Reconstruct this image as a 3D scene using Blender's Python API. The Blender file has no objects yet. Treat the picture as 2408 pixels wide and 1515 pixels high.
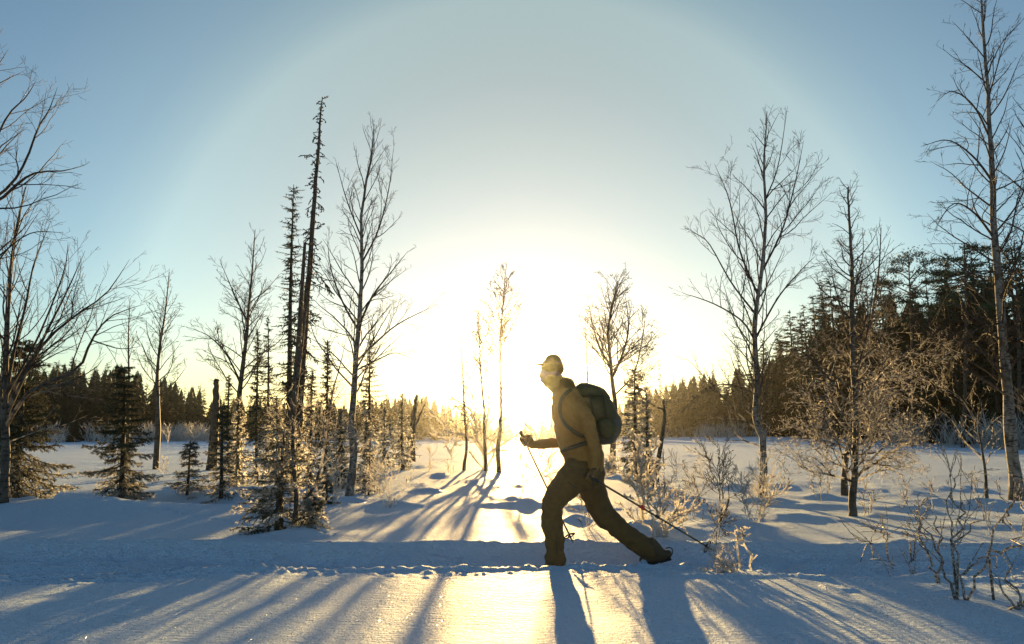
import bpy, bmesh, math, random
import numpy as np
from mathutils import Vector, noise as mnoise

# ---------------------------------------------------------------- camera, sky, sun, exposure
SC = bpy.context.scene
COL = SC.collection
PITCH = 9.14
SUN_EL, SUN_AZ = 4.8, 0.8          # degrees; azimuth measured to the right of the view axis
cam_d = bpy.data.cameras.new('camera'); cam = bpy.data.objects.new('camera', cam_d); COL.objects.link(cam)
cam_d.sensor_width = 36.0; cam_d.lens = 24.0; cam_d.clip_start = 0.05; cam_d.clip_end = 4000
cam.location = (0, 0, 1.0); cam.rotation_euler = (math.radians(90 + PITCH), 0, 0)
SC.camera = cam
cam_d.dof.use_dof = False

SUN_DIR = Vector((math.sin(math.radians(SUN_AZ)) * math.cos(math.radians(SUN_EL)),
                  math.cos(math.radians(SUN_AZ)) * math.cos(math.radians(SUN_EL)),
                  math.sin(math.radians(SUN_EL))))
W = bpy.data.worlds.new('World'); SC.world = W; W.use_nodes = True
nt = W.node_tree; nt.nodes.clear()
def wn(t, **k):
    n = nt.nodes.new(t)
    for a, b in k.items(): setattr(n, a, b)
    return n
sky = wn('ShaderNodeTexSky', sky_type='NISHITA', sun_disc=False)
sky.sun_elevation = math.radians(SUN_EL); sky.sun_rotation = math.radians(SUN_AZ)
sky.altitude = 200; sky.air_density = 1.0; sky.dust_density = 0.30; sky.ozone_density = 2.25
SKY_S = 0.072
bg = wn('ShaderNodeBackground'); bg.inputs['Strength'].default_value = SKY_S
nt.links.new(sky.outputs[0], bg.inputs['Color'])
# sun glow and lens-flare ring painted into the sky, by angle from the sun
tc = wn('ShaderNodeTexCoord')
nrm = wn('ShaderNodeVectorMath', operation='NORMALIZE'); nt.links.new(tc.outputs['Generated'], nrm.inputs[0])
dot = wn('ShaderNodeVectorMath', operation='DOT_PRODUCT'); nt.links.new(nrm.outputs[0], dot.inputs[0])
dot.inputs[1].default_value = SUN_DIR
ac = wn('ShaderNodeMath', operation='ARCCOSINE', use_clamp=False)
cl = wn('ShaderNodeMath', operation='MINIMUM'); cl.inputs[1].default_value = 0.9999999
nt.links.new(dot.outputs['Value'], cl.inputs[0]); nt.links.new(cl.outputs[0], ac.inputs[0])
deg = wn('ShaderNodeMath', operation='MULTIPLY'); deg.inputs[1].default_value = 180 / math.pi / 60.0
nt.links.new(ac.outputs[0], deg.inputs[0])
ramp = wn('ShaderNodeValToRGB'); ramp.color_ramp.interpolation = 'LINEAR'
GLOW_FLARE = [(0, (1.0, 0.86, 0.6)), (2, (.42, .33, .19)), (4, (.15, .115, .05)), (6.5, (.078, .057, .017)), (10, (.076, .053, .008)), (14, (.088, .064, .006)),
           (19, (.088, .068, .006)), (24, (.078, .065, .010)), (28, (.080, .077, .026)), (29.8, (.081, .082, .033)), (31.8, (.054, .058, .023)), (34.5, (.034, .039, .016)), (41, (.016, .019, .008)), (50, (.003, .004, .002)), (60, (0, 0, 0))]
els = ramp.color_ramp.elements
els[0].position = 0; els[0].color = (*GLOW_FLARE[0][1], 1); els[1].position = 1; els[1].color = (0, 0, 0, 1)
for d_, c_ in GLOW_FLARE[1:-1]:
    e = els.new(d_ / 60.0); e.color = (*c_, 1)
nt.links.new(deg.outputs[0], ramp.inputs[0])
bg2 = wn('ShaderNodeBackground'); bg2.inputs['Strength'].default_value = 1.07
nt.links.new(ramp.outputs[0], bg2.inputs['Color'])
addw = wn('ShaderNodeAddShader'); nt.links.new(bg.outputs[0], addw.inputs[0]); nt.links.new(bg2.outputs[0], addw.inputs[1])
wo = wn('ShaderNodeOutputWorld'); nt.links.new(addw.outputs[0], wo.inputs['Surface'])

sun_d = bpy.data.lights.new('sun', 'SUN'); sun_d.energy = 5.0; sun_d.angle = math.radians(0.5); sun_d.color = (1.0, 0.63, 0.22)
sun = bpy.data.objects.new('sun', sun_d); COL.objects.link(sun)
sun.rotation_euler = SUN_DIR.to_track_quat('Z', 'Y').to_euler()
SC.view_settings.view_transform = 'Standard'; SC.view_settings.look = 'None'
SC.view_settings.gamma = 1.0; SC.view_settings.use_curve_mapping = False
SC.view_settings.exposure = 1.55
try:
    SC.cycles.use_denoising = True; SC.cycles.denoiser = 'OPENIMAGEDENOISE'
except Exception: pass
SC.cycles.max_bounces = 5; SC.cycles.diffuse_bounces = 3; SC.cycles.transmission_bounces = 3
SC.cycles.volume_bounces = 0; SC.cycles.transparent_max_bounces = 8

HAZE_DENSITY, HAZE_G = 0.0004, 0.968

# ---------------------------------------------------------------- picture coordinates to places
FPX = 24.0 / 36.0 * 2408            # focal length in display pixels (2408 wide)
_t = math.radians(PITCH)
def ray(u, v):
    x = (u - 1204) / FPX; y = (757.5 - v) / FPX
    return Vector((x, math.cos(_t) - y * math.sin(_t), math.sin(_t) + y * math.cos(_t)))
def at(u, v, Y):
    r = ray(u, v); s = Y / r.y
    return Vector((r.x * s, Y, 1.0 + r.z * s))
def gnd(u, v, z=0.0):
    r = ray(u, v); s = (z - 1.0) / r.z
    return Vector((r.x * s, r.y * s, z))

# ---------------------------------------------------------------- mesh collecting helpers
def tagged(o, label=None, cat=None, group=None, kind=None):
    if label: o['label'] = label
    if cat: o['category'] = cat
    if group: o['group'] = group
    if kind: o['kind'] = kind
    return o
def empty(name, loc, label=None, cat=None, group=None):
    o = bpy.data.objects.new(name, None); COL.objects.link(o); o.location = loc
    o.empty_display_size = 0.1
    return tagged(o, label, cat, group)
class MB:
    """collects tubes, quads and triangles in world coordinates, links them as ONE mesh object"""
    def __init__(s): s.v = []; s.q = []; s.t = []; s.n = 0; s.qm = []; s.tm = []
    def add(s, v, q=None, t=None, m=0):
        v = np.asarray(v, float).reshape(-1, 3)
        if q is not None and len(q):
            q = np.asarray(q, int) + s.n; s.q.append(q); s.qm.append(np.full(len(q), m))
        if t is not None and len(t):
            t = np.asarray(t, int) + s.n; s.t.append(t); s.tm.append(np.full(len(t), m))
        s.v.append(v); s.n += len(v)
    def empty(s): return s.n == 0
    def mesh(s, name, mats, origin=(0, 0, 0), smooth=True):
        v = np.concatenate(s.v) - np.asarray(origin, float) if s.v else np.zeros((0, 3))
        q = np.concatenate(s.q) if s.q else np.zeros((0, 4), int)
        t = np.concatenate(s.t) if s.t else np.zeros((0, 3), int)
        me = bpy.data.meshes.new(name)
        me.vertices.add(len(v)); me.vertices.foreach_set('co', v.astype(np.float32).ravel())
        nl = len(q) * 4 + len(t) * 3
        me.loops.add(nl); me.loops.foreach_set('vertex_index', np.concatenate([q.ravel(), t.ravel()]).astype(np.int32))
        me.polygons.add(len(q) + len(t))
        ls = np.concatenate([np.arange(len(q)) * 4, len(q) * 4 + np.arange(len(t)) * 3]).astype(np.int32)
        me.polygons.foreach_set('loop_start', ls)
        mi = np.concatenate([np.concatenate(s.qm) if s.qm else np.zeros(0), np.concatenate(s.tm) if s.tm else np.zeros(0)]).astype(np.int32)
        me.polygons.foreach_set('material_index', mi)
        me.polygons.foreach_set('use_smooth', np.full(len(mi), bool(smooth)))
        for m in (mats if isinstance(mats, (list, tuple)) else [mats]): me.materials.append(m)
        me.update(calc_edges=True); me.validate()
        return me
    def build(s, name, mats, parent=None, smooth=True):
        org = parent_world(parent)
        me = s.mesh(name, mats, org, smooth)
        o = bpy.data.objects.new(name, me); COL.objects.link(o)
        if parent is not None: o.parent = parent
        return o
def parent_world(p):
    v = np.zeros(3)
    while p is not None:
        v += np.array(p.location); p = p.parent
    return v
_RING = {k: np.stack([np.cos(np.arange(k) * 2 * np.pi / k), np.sin(np.arange(k) * 2 * np.pi / k)], 1) for k in range(3, 25)}
def tube(mb, P, R, k=5, m=0, cap=True):
    P = np.asarray(P, float); R = np.asarray(R, float); n = len(P)
    T = np.empty_like(P); T[1:-1] = P[2:] - P[:-2]; T[0] = P[1] - P[0]; T[-1] = P[-1] - P[-2]
    T /= np.linalg.norm(T, axis=1)[:, None] + 1e-12
    ref = np.array([0.31, 0.95, 0.05]) if abs(T[0, 1]) < .8 else np.array([1., 0.1, 0.])
    A = np.cross(T, ref); A /= np.linalg.norm(A, axis=1)[:, None] + 1e-12
    B = np.cross(T, A)
    c = _RING[k]
    V = P[:, None, :] + R[:, None, None] * (A[:, None, :] * c[None, :, 0:1] + B[:, None, :] * c[None, :, 1:2])
    i = np.arange(n - 1)[:, None] * k; j = np.arange(k)[None, :]; j2 = (j + 1) % k
    Q = np.stack([i + j, i + j2, i + k + j2, i + k + j], -1).reshape(-1, 4)
    V = V.reshape(-1, 3); t = None
    if cap:
        V = np.concatenate([V, [P[0], P[-1]]]); b = n * k
        jj = np.arange(k); jn = (jj + 1) % k
        t = np.concatenate([np.stack([np.full(k, b), jn, jj], 1), np.stack([np.full(k, b + 1), (n - 1) * k + jj, (n - 1) * k + jn], 1)])
    mb.add(V, Q, t, m)
def smooth_path(pts, n):
    """Catmull-Rom through the points (rows may carry extra columns)"""
    P = np.asarray(pts, float)
    if len(P) < 3:
        t = np.linspace(0, 1, n)[:, None]; return P[0] * (1 - t) + P[-1] * t
    P = np.vstack([2 * P[0] - P[1], P, 2 * P[-1] - P[-2]]); m = len(P) - 3
    out = []
    for t in np.linspace(0, m - 1e-9, n):
        i = int(t); f = t - i; a, b, c, d = P[i], P[i + 1], P[i + 2], P[i + 3]
        out.append(.5 * ((2 * b) + (-a + c) * f + (2 * a - 5 * b + 4 * c - d) * f * f + (-a + 3 * b - 3 * c + d) * f ** 3))
    return np.array(out)

# ---------------------------------------------------------------- value noise for the terrain (vectorised)
def _h(ix, iy, s):
    n = (ix * 374761393 + iy * 668265263 + s * 1442695041) & 0xffffffff
    n = ((n ^ (n >> 13)) * 1274126177) & 0xffffffff
    return ((n ^ (n >> 16)) & 0xffff) / 65535.0
def vnoise(x, y, s=0):
    x = np.asarray(x, float); y = np.asarray(y, float)
    ix = np.floor(x).astype(np.int64); iy = np.floor(y).astype(np.int64); fx = x - ix; fy = y - iy
    fx = fx * fx * fx * (fx * (fx * 6 - 15) + 10); fy = fy * fy * fy * (fy * (fy * 6 - 15) + 10)
    a = _h(ix, iy, s) * (1 - fx) + _h(ix + 1, iy, s) * fx; b = _h(ix, iy + 1, s) * (1 - fx) + _h(ix + 1, iy + 1, s) * fx
    return (a * (1 - fy) + b * fy) * 2 - 1
def fbm(x, y, o=4, s=0):
    r = 0; a = 1; t = 0
    for i in range(o):
        r = r + a * vnoise(x * 2 ** i + 7.3 * i, y * 2 ** i - 3.1 * i, s + i); t += a; a *= .5
    return r / t
def sstep(a, b, x):
    t = np.clip((x - a) / (b - a), 0, 1); return t * t * (3 - 2 * t)

# ---------------------------------------------------------------- materials
def new_mat(name):
    m = bpy.data.materials.new(name); m.use_nodes = True; m.node_tree.nodes.clear(); return m
class N:
    def __init__(s, m): s.t = m.node_tree
    def __call__(s, t, **k):
        n = s.t.nodes.new(t)
        for a, b in k.items():
            if a.startswith('i_'): n.inputs[a[2:].replace('_', ' ')].default_value = b
            else: setattr(n, a, b)
        return n
    def l(s, a, b): s.t.links.new(a, b)
def noise_n(n, co, scale, detail=3, rough=.5, lo=.4, hi=.6, smooth=True):
    t = n('ShaderNodeTexNoise'); t.inputs['Scale'].default_value = scale; t.inputs['Detail'].default_value = detail; t.inputs['Roughness'].default_value = rough
    if co is not None: n.l(co, t.inputs['Vector'])
    r = n('ShaderNodeMapRange'); r.inputs['From Min'].default_value = lo; r.inputs['From Max'].default_value = hi
    n.l(t.outputs['Fac'], r.inputs['Value'])
    return t, r
def mixc(n, fac, a, b):
    m = n('ShaderNodeMix', data_type='RGBA')
    for s, v in ((m.inputs[6], a), (m.inputs[7], b)):
        if isinstance(v, tuple): s.default_value = (*v, 1)
        else: n.l(v, s)
    if isinstance(fac, float): m.inputs[0].default_value = fac
    else: n.l(fac, m.inputs[0])
    return m.outputs[2]
def coords(n, kind='Object', scale=(1, 1, 1)):
    tc = n('ShaderNodeTexCoord'); mp = n('ShaderNodeMapping'); mp.inputs['Scale'].default_value = scale
    n.l(tc.outputs[kind], mp.inputs['Vector']); return mp.outputs[0]
def frosted(name, dark, light, fz=2.2, fr=.8, base_amt=0., frost_noise=9., translucent=.75, rough=.75, stretch=(1, 1, 1), bscale=14., lo=.35, hi=.65, bandc=None, bump=.25, flo=.38, fhi=.56):
    """bark / needles / twigs carrying hoar frost below about fz metres: the frost is a thin scattering crust"""
    m = new_mat(name); n = N(m)
    co = coords(n, 'Object', stretch)
    _, r = noise_n(n, co, bscale, 4, .6, lo, hi)
    col = mixc(n, r.outputs[0], dark, light)
    if bandc is not None:
        cb = coords(n, 'Object', (5, 5, 28)); _, rb = noise_n(n, cb, 1.6, 3, .6, .56, .62)
        col = mixc(n, rb.outputs[0], col, bandc)
    bs = n('ShaderNodeBsdfPrincipled'); n.l(col, bs.inputs['Base Color']); bs.inputs['Roughness'].default_value = rough
    bs.inputs['Specular IOR Level'].default_value = .25
    if bump:
        bp = n('ShaderNodeBump'); bp.inputs['Strength'].default_value = bump; bp.inputs['Distance'].default_value = .01
        n.l(r.outputs[0], bp.inputs['Height']); n.l(bp.outputs[0], bs.inputs['Normal'])
    di = n('ShaderNodeBsdfDiffuse'); di.inputs['Color'].default_value = (.64, .61, .56, 1)
    tr = n('ShaderNodeBsdfTranslucent'); tr.inputs['Color'].default_value = (.95, .93, .9, 1)
    mf = n('ShaderNodeMixShader'); mf.inputs[0].default_value = translucent; n.l(di.outputs[0], mf.inputs[1]); n.l(tr.outputs[0], mf.inputs[2])
    gs = n('ShaderNodeBsdfGlossy'); gs.inputs['Roughness'].default_value = .42; gs.inputs['Color'].default_value = (.95, .95, .95, 1)
    mg = n('ShaderNodeMixShader'); mg.inputs[0].default_value = .08; n.l(mf.outputs[0], mg.inputs[1]); n.l(gs.outputs[0], mg.inputs[2]); mf = mg
    geo = n('ShaderNodeNewGeometry'); sep = n('ShaderNodeSeparateXYZ'); n.l(geo.outputs['Position'], sep.inputs[0])
    zr = n('ShaderNodeMapRange'); zr.inputs['From Min'].default_value = fz + fr; zr.inputs['From Max'].default_value = fz - fr
    n.l(sep.outputs['Z'], zr.inputs['Value'])
    fn = n('ShaderNodeTexNoise'); fn.inputs['Scale'].default_value = frost_noise; fn.inputs['Detail'].default_value = 3; n.l(geo.outputs['Position'], fn.inputs['Vector'])
    fr2 = n('ShaderNodeMapRange'); fr2.inputs['From Min'].default_value = flo; fr2.inputs['From Max'].default_value = fhi; n.l(fn.outputs['Fac'], fr2.inputs['Value'])
    mu = n('ShaderNodeMath', operation='MULTIPLY'); n.l(zr.outputs[0], mu.inputs[0]); n.l(fr2.outputs[0], mu.inputs[1])
    ad = n('ShaderNodeMath', operation='MULTIPLY_ADD', use_clamp=True); n.l(mu.outputs[0], ad.inputs[0]); ad.inputs[1].default_value = 1 - base_amt; ad.inputs[2].default_value = base_amt
    amt = n('ShaderNodeMath', operation='MULTIPLY', use_clamp=True); n.l(ad.outputs[0], amt.inputs[0]); amt.inputs[1].default_value = .9
    mx = n('ShaderNodeMixShader'); n.l(amt.outputs[0], mx.inputs[0]); n.l(bs.outputs[0], mx.inputs[1]); n.l(mf.outputs[0], mx.inputs[2])
    o = n('ShaderNodeOutputMaterial'); n.l(mx.outputs[0], o.inputs['Surface'])
    return m
def cloth(name, a, b, scale=30., rough=.85, bump=.3, bs_=160., sheen=0.):
    m = new_mat(name); n = N(m); co = coords(n)
    _, r = noise_n(n, co, scale, 4, .6, .35, .65); _, w = noise_n(n, co, bs_, 2, .5, .3, .7)
    bs = n('ShaderNodeBsdfPrincipled'); n.l(mixc(n, r.outputs[0], a, b), bs.inputs['Base Color']); bs.inputs['Roughness'].default_value = rough
    bs.inputs['Sheen Weight'].default_value = sheen
    bp = n('ShaderNodeBump'); bp.inputs['Strength'].default_value = bump; bp.inputs['Distance'].default_value = .004
    n.l(w.outputs[0], bp.inputs['Height']); n.l(bp.outputs[0], bs.inputs['Normal'])
    o = n('ShaderNodeOutputMaterial'); n.l(bs.outputs[0], o.inputs['Surface']); return m
M = {}
M['twig'] = frosted('birch_twig', (.035, .024, .018), (.07, .05, .035), fz=1.3, fr=.6)
M['twig_far'] = frosted('thin_twig', (.05, .035, .022), (.09, .065, .04), fz=1.6, fr=.8, base_amt=.05)
M['twig_frost'] = frosted('frosted_twig', (.045, .03, .018), (.09, .06, .035), fz=2.5, fr=.8, base_amt=.0, translucent=.9, frost_noise=22, flo=.40, fhi=.60)
M['hoar'] = frosted('thick_hoar_twig', (.08, .055, .035), (.16, .11, .07), fz=9, fr=1, base_amt=.85, translucent=.88)
M['limb'] = frosted('dark_limb_bark', (.035, .025, .019), (.08, .06, .045), fz=1.2, fr=.7, bscale=12, frost_noise=14)
M['birch'] = frosted('birch_bark', (.08, .07, .06), (.27, .245, .22), fz=-2, fr=.5, stretch=(3, 3, 1.1), bscale=5, lo=.38, hi=.6, bandc=(.03, .025, .02))
M['birch_dark'] = frosted('young_birch_bark', (.045, .035, .027), (.15, .125, .1), fz=-2, fr=.5, stretch=(3, 3, 1.), bscale=5, bandc=(.025, .02, .015))
M['bark'] = frosted('dark_bark', (.03, .024, .018), (.085, .065, .048), fz=-2, fr=.5, stretch=(3, 3, .7), bscale=9, bump=.6)
M['snagbark'] = frosted('weathered_wood', (.045, .035, .026), (.14, .115, .09), fz=-2, fr=.5, stretch=(5, 5, .35), bscale=12, bump=.9)
M['needle'] = frosted('spruce_needle', (.018, .032, .012), (.05, .07, .025), fz=.3, fr=.6, base_amt=.03, bscale=5, translucent=.8, bump=0, frost_noise=12)
M['needle_frost'] = frosted('frosted_spruce_needle', (.030, .042, .014), (.07, .085, .03), fz=1.9, fr=1.2, base_amt=.05, bscale=5, translucent=.9, bump=0, frost_noise=9, flo=.42, fhi=.60)
M['needle_far'] = frosted('far_spruce_needle', (.012, .022, .009), (.04, .055, .02), fz=-2, fr=1., bscale=1.2, bump=0)
M['pine'] = frosted('pine_needle', (.02, .04, .014), (.055, .085, .028), fz=-2, fr=1., bscale=1.5, bump=0)
M['grass'] = frosted('frosted_straw', (.16, .12, .06), (.3, .23, .12), fz=2, fr=.5, base_amt=.4, translucent=.8, bump=0)

# snow: rough diffuse crust, wind-packed grain as relief, faint gloss of the ice crust
m = new_mat('snow'); n = N(m)
tcg = n('ShaderNodeNewGeometry')
_, g1 = noise_n(n, tcg.outputs['Position'], 85, 2, .6, .25, .75)
mp = n('ShaderNodeMapping'); mp.inputs['Scale'].default_value = (14, 34, 20); n.l(tcg.outputs['Position'], mp.inputs['Vector'])
_, g2 = noise_n(n, mp.outputs[0], 1.0, 4, .62, .2, .8)
b1 = n('ShaderNodeBump'); b1.inputs['Strength'].default_value = .9; b1.inputs['Distance'].default_value = .013; n.l(g1.outputs[0], b1.inputs['Height'])
b2 = n('ShaderNodeBump'); b2.inputs['Strength'].default_value = .8; b2.inputs['Distance'].default_value = .036; n.l(g2.outputs[0], b2.inputs['Height']); n.l(b1.outputs[0], b2.inputs['Normal'])
bs = n('ShaderNodeBsdfPrincipled'); bs.inputs['Base Color'].default_value = (.66, .81, .96, 1); bs.inputs['Roughness'].default_value = .6
bs.inputs['Specular IOR Level'].default_value = .055
n.l(b2.outputs[0], bs.inputs['Normal'])
vo = n('ShaderNodeTexVoronoi'); vo.inputs['Scale'].default_value = 130; n.l(tcg.outputs['Position'], vo.inputs['Vector'])
sp = n('ShaderNodeSeparateColor'); n.l(vo.outputs['Color'], sp.inputs[0])
th = n('ShaderNodeMath', operation='GREATER_THAN'); th.inputs[1].default_value = .985; n.l(sp.outputs[0], th.inputs[0])
dm = n('ShaderNodeMath', operation='LESS_THAN'); dm.inputs[1].default_value = .26; n.l(vo.outputs['Distance'], dm.inputs[0])
gm = n('ShaderNodeMath', operation='MULTIPLY'); n.l(th.outputs[0], gm.inputs[0]); n.l(dm.outputs[0], gm.inputs[1])
vm = n('ShaderNodeVectorMath', operation='MULTIPLY_ADD'); n.l(vo.outputs['Color'], vm.inputs[0]); vm.inputs[1].default_value = (1.3, 1.3, .8); vm.inputs[2].default_value = (-.65, -.65, .35)
vn = n('ShaderNodeVectorMath', operation='NORMALIZE'); n.l(vm.outputs[0], vn.inputs[0])
gl = n('ShaderNodeBsdfGlossy'); gl.inputs['Roughness'].default_value = .22; gl.inputs['Color'].default_value = (.9, .9, .9, 1); n.l(vn.outputs[0], gl.inputs['Normal'])
mx = n('ShaderNodeMixShader'); n.l(gm.outputs[0], mx.inputs[0]); n.l(bs.outputs[0], mx.inputs[1]); n.l(gl.outputs[0], mx.inputs[2])
o = n('ShaderNodeOutputMaterial'); n.l(mx.outputs[0], o.inputs['Surface'])
M['snow'] = m

# ---------------------------------------------------------------- the snow field
MOUNDS = []    # x, y, height, half width across, half width along
def mound(u, v, h, wx, wy=None):
    p = gnd(u, v); MOUNDS.append((p.x, p.y, h * .62, wx * .75, (wy or wx) * .8))
for a in ((935, 1192, .13, .42, .30), (1235, 1190, .05, .9, .45), (1000, 1155, .11, .35, .3), (985, 1137, .1, .35, .3), (1045, 1118, .1, .45, .35),
          (1212, 1143, .06, .35, .3), (1300, 1128, .06, .5, .3), (1120, 1128, .08, .5, .4), (905, 1098, .12, .7, .5), (1010, 1098, .1, .7, .5),
          (1100, 1085, .1, 1.2, .6), (690, 1262, .10, .5, .3), (720, 1255, .08, .3, .2), (825, 1178, .10, .5, .4), (750, 1185, .12, .5, .4), (640, 1160, .12, .7, .5),
          (1580, 1250, .10, .6, .35), (1510, 1250, .08, .5, .3), (1365, 1222, .10, .22, .2), (1700, 1232, .07, .4, .3), (1780, 1240, .06, .4, .3),
          (1800, 1180, .10, .6, .4), (1925, 1165, .11, .45, .3), (1930, 1190, .07, .7, .4), (1850, 1142, .10, .6, .4), (1700, 1140, .12, 1.0, .6), (1990, 1148, .1, .5, .4),
          (2080, 1152, .09, .6, .4), (2150, 1160, .09, .5, .4), (2120, 1195, .09, .5, .35), (2100, 1215, .07, .4, .3), (2200, 1180, .09, .6, .4), (2250, 1150, .1, .8, .5),
          (2120, 1278, .06, .22, .14), (2240, 1402, .05, .30, .2), (1740, 1362, .035, .22, .10), (2200, 1368, .05, .2, .15), (2060, 1345, .04, .2, .12), (2395, 1190, .12, .6, .4), (2320, 1185, .1, .6, .4),
          (1870, 1215, .07, .8, .4), (60, 1190, .12, 1.0, .5), (170, 1210, .10, 1.2, .5), (440, 1150, .1, .6, .5), (540, 1160, .1, .6, .4), (2330, 1240, .06, .6, .3),
          (1440, 1120, .12, .8, .5), (1560, 1130, .1, .8, .5), (960, 1070, .15, .9, .6), (1760, 1100, .08, 1.6, .8), (1900, 1090, .08, 2, 1)):
    mound(*a)
_rm = random.Random(5)
for i in range(60):
    Y = _rm.uniform(9, 34); MOUNDS.append((_rm.uniform(-.75, .8) * Y, Y, _rm.uniform(.02, .06), _rm.uniform(.25, .7), _rm.uniform(.25, .6)))
def near_lip(x): return 5.30 - .42 * sstep(-1.7, -4.2, x) - .40 * sstep(1.25, 2.3, x) + .07 * vnoise(x * .8, 3.3, 5)
def far_lip(x): return 6.42 + .12 * vnoise(x * .7, 9.3, 6) + .12 * sstep(-1, -4, x)
def height(x, y):
    x = np.asarray(x, float); y = np.asarray(y, float)
    r = np.hypot(x, y)
    z = .05 * fbm(x * .16, y * .22, 3, 1) * sstep(2, 12, r) + .018 * fbm(x * .8, y * 1.3, 3, 11)
    z = z + .35 * fbm(x * .02, y * .03, 2, 3) * sstep(35, 90, r) + .5 * sstep(30, 60, y) * sstep(12, 30, x)
    z = z + .22 * sstep(12, 6, np.abs(y - 9.6) * 4 + 3) * sstep(-3.0, -5.2, x) * 0
    # snow bank on the left before the spruces, with a dip behind it
    z = z + .10 * np.exp(-((y - 9.1) / .7) ** 2) * sstep(-3.2, -5.0, x) - .16 * np.exp(-((y - 10.6) / .8) ** 2) * sstep(-3.4, -5.0, x)
    for mx_, my_, mh, wx, wy in MOUNDS:
        k = (np.abs(x - mx_) < wx * 3) & (np.abs(y - my_) < wy * 3)
        if k.any():
            dx = (x[k] - mx_) / wx + .55 * fbm(x[k] * 2.1, y[k] * 2.1, 3, 13); dy = (y[k] - my_) / wy + .55 * fbm(x[k] * 2.1, y[k] * 2.1, 3, 17)
            dy = np.where(dy < 0, dy * 1.35, dy * .8)
            z[k] += mh * np.exp(-(dx * dx + dy * dy) * 1.2) * (1 + .35 * vnoise(x[k] * 5, y[k] * 5, 8))
    z = z +   .030 * np.clip(5.15 - y, 0, 2.6) * sstep(8, 3, np.abs(x)) * sstep(0, 1.5, y)      # the field tips away from the camera up to the track
    # the trodden ski trench across the foreground
    near = (y > 3.6) & (y < 7.6)
    if near.any():
        xn = x[near]; yn = y[near]
        cr = .085 * fbm(xn * 1.9, yn * 2, 4, 21) + .02 * vnoise(xn * 26, yn * 18, 25)
        cr2 = .13 * fbm(xn * 1.7 + 9, yn * 2, 5, 31) + .018 * vnoise(xn * 24, yn * 20, 35)
        a = near_lip(xn); b = far_lip(xn)
        soft = .10 + .16 * sstep(1.2, 2.6, xn)
        dn = sstep(0, 1, (yn + cr - a) / soft); df = sstep(0, 1, (b - yn + cr2) / .26)
        depth = .14 + .02 * vnoise(xn * 2, yn * 3, 41) - .04 * sstep(1.6, 3.2, xn)
        floor = .06 * fbm(xn * 4, yn * 6, 3, 45) + .03 * np.exp(-((yn - 5.85) / .06) ** 2)
        t = dn * df
        zt = -depth * t + floor * t
        # crumbled rims
        rn = np.exp(-((yn + cr - a + .02) / .05) ** 2); rf = np.exp(-((b - yn + cr2 + .03) / .07) ** 2)
        cru = np.maximum(0, fbm(xn * 9, yn * 9, 4, 51)); gate = sstep(-.2, .5, vnoise(xn * 1.1, yn, 56)); cru = cru * (.35 + .65 * gate); cru2 = np.maximum(0, fbm(xn * 23, yn * 31, 3, 55)) * gate
        zt = zt + rn * (.012 + .06 * cru + .025 * cru2) * (1 - .6 * sstep(1.3, 2.4, xn)) + rf * (.012 + .045 * cru + .02 * cru2)
        # second, older edge just before the near lip
        a2 = a - .17 - .05 * vnoise(xn * 1.3, 4., 61)
        amp = sstep(.75, .2, xn) * (.6 + .4 * vnoise(xn * 1.1, 8, 62)) + .5 * sstep(.8, 1.4, xn) * sstep(2.2, 1.4, xn)
        q = (yn + cr * .9 - a2)
        zt = zt + .045 * sstep(-1.6, -2.8, xn) * np.exp(-((q + .2 + .05 * vnoise(xn * 1.7, 2., 66)) / .05) ** 2) * (.2 + cru * 1.5) - .03 * sstep(-1.6, -2.8, xn) * np.exp(-((q + .1) / .07) ** 2)
        amp = amp * (1 + .8 * sstep(-1.5, -2.5, xn))
        zt = zt + amp * (-.035 * sstep(0, .05, q) * sstep(.17, .08, q) + .035 * np.exp(-(q / .035) ** 2) * (.3 + cru))
        # scattered lumps beside the track
        lump = np.maximum(0, vnoise(xn * 8.5, yn * 8.5, 71) - .62) * .10 * np.exp(-((yn - a + .22) / .28) ** 2)
        zt = zt + lump + (.012 * fbm(xn * 14, yn * 14, 3, 75)) * np.exp(-((yn - 5.2) / .35) ** 2)
        z[near] += zt
    # a small animal's line of prints on the left
    fx, fy = np.array([-3.6, 10.]), None
    k = (x > -4.6) & (x < -1.2) & (y > 6.4) & (y < 9.2)
    if k.any():
        s_ = (x[k] + 4.3) / 2.6; yy = 8.7 - 2.0 * s_ ** 1.1 if False else 8.7 - 1.9 * np.clip(s_, 0, 1)
        z[k] -= .03 * np.exp(-((y[k] - yy) / .04) ** 2) * (s_ > 0) * (s_ < 1) * (.5 + .5 * np.sin(s_ * 95))
    return z
def hz(x, y): return float(height(np.array([x]), np.array([y]))[0])
RF = 40
th_f = np.radians(np.linspace(-RF, RF, 760)); th_b = np.radians(np.linspace(RF, 360 - RF, 72)[1:-1])
TH = np.concatenate([th_f, th_b])
r1 = np.exp(np.arange(np.log(.8), np.log(13), .0075)); r2 = np.exp(np.arange(np.log(13.15), np.log(290), .022))
RR = np.concatenate([[.05, .3], r1, r2])
TT, R2 = np.meshgrid(TH, RR)
X = R2 * np.sin(TT); Yg = R2 * np.cos(TT)
Z = height(X.ravel(), Yg.ravel())
nT = len(TH); nR = len(RR)
i = np.arange(nR - 1)[:, None] * nT; j = np.arange(nT)[None, :]; j2 = (j + 1) % nT
mb = MB(); mb.add(np.stack([X.ravel(), Yg.ravel(), Z], 1), np.stack([i + j2, i + j, i + nT + j, i + nT + j2], -1).reshape(-1, 4))
cen = np.array([[0, 0, hz(0, .001)]]); jj = np.arange(nT)
mb.add(np.concatenate([np.stack([X[0], Yg[0], Z[:nT]], 1), cen]), t=np.stack([np.full(nT, nT), jj, (jj + 1) % nT], 1))
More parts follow.
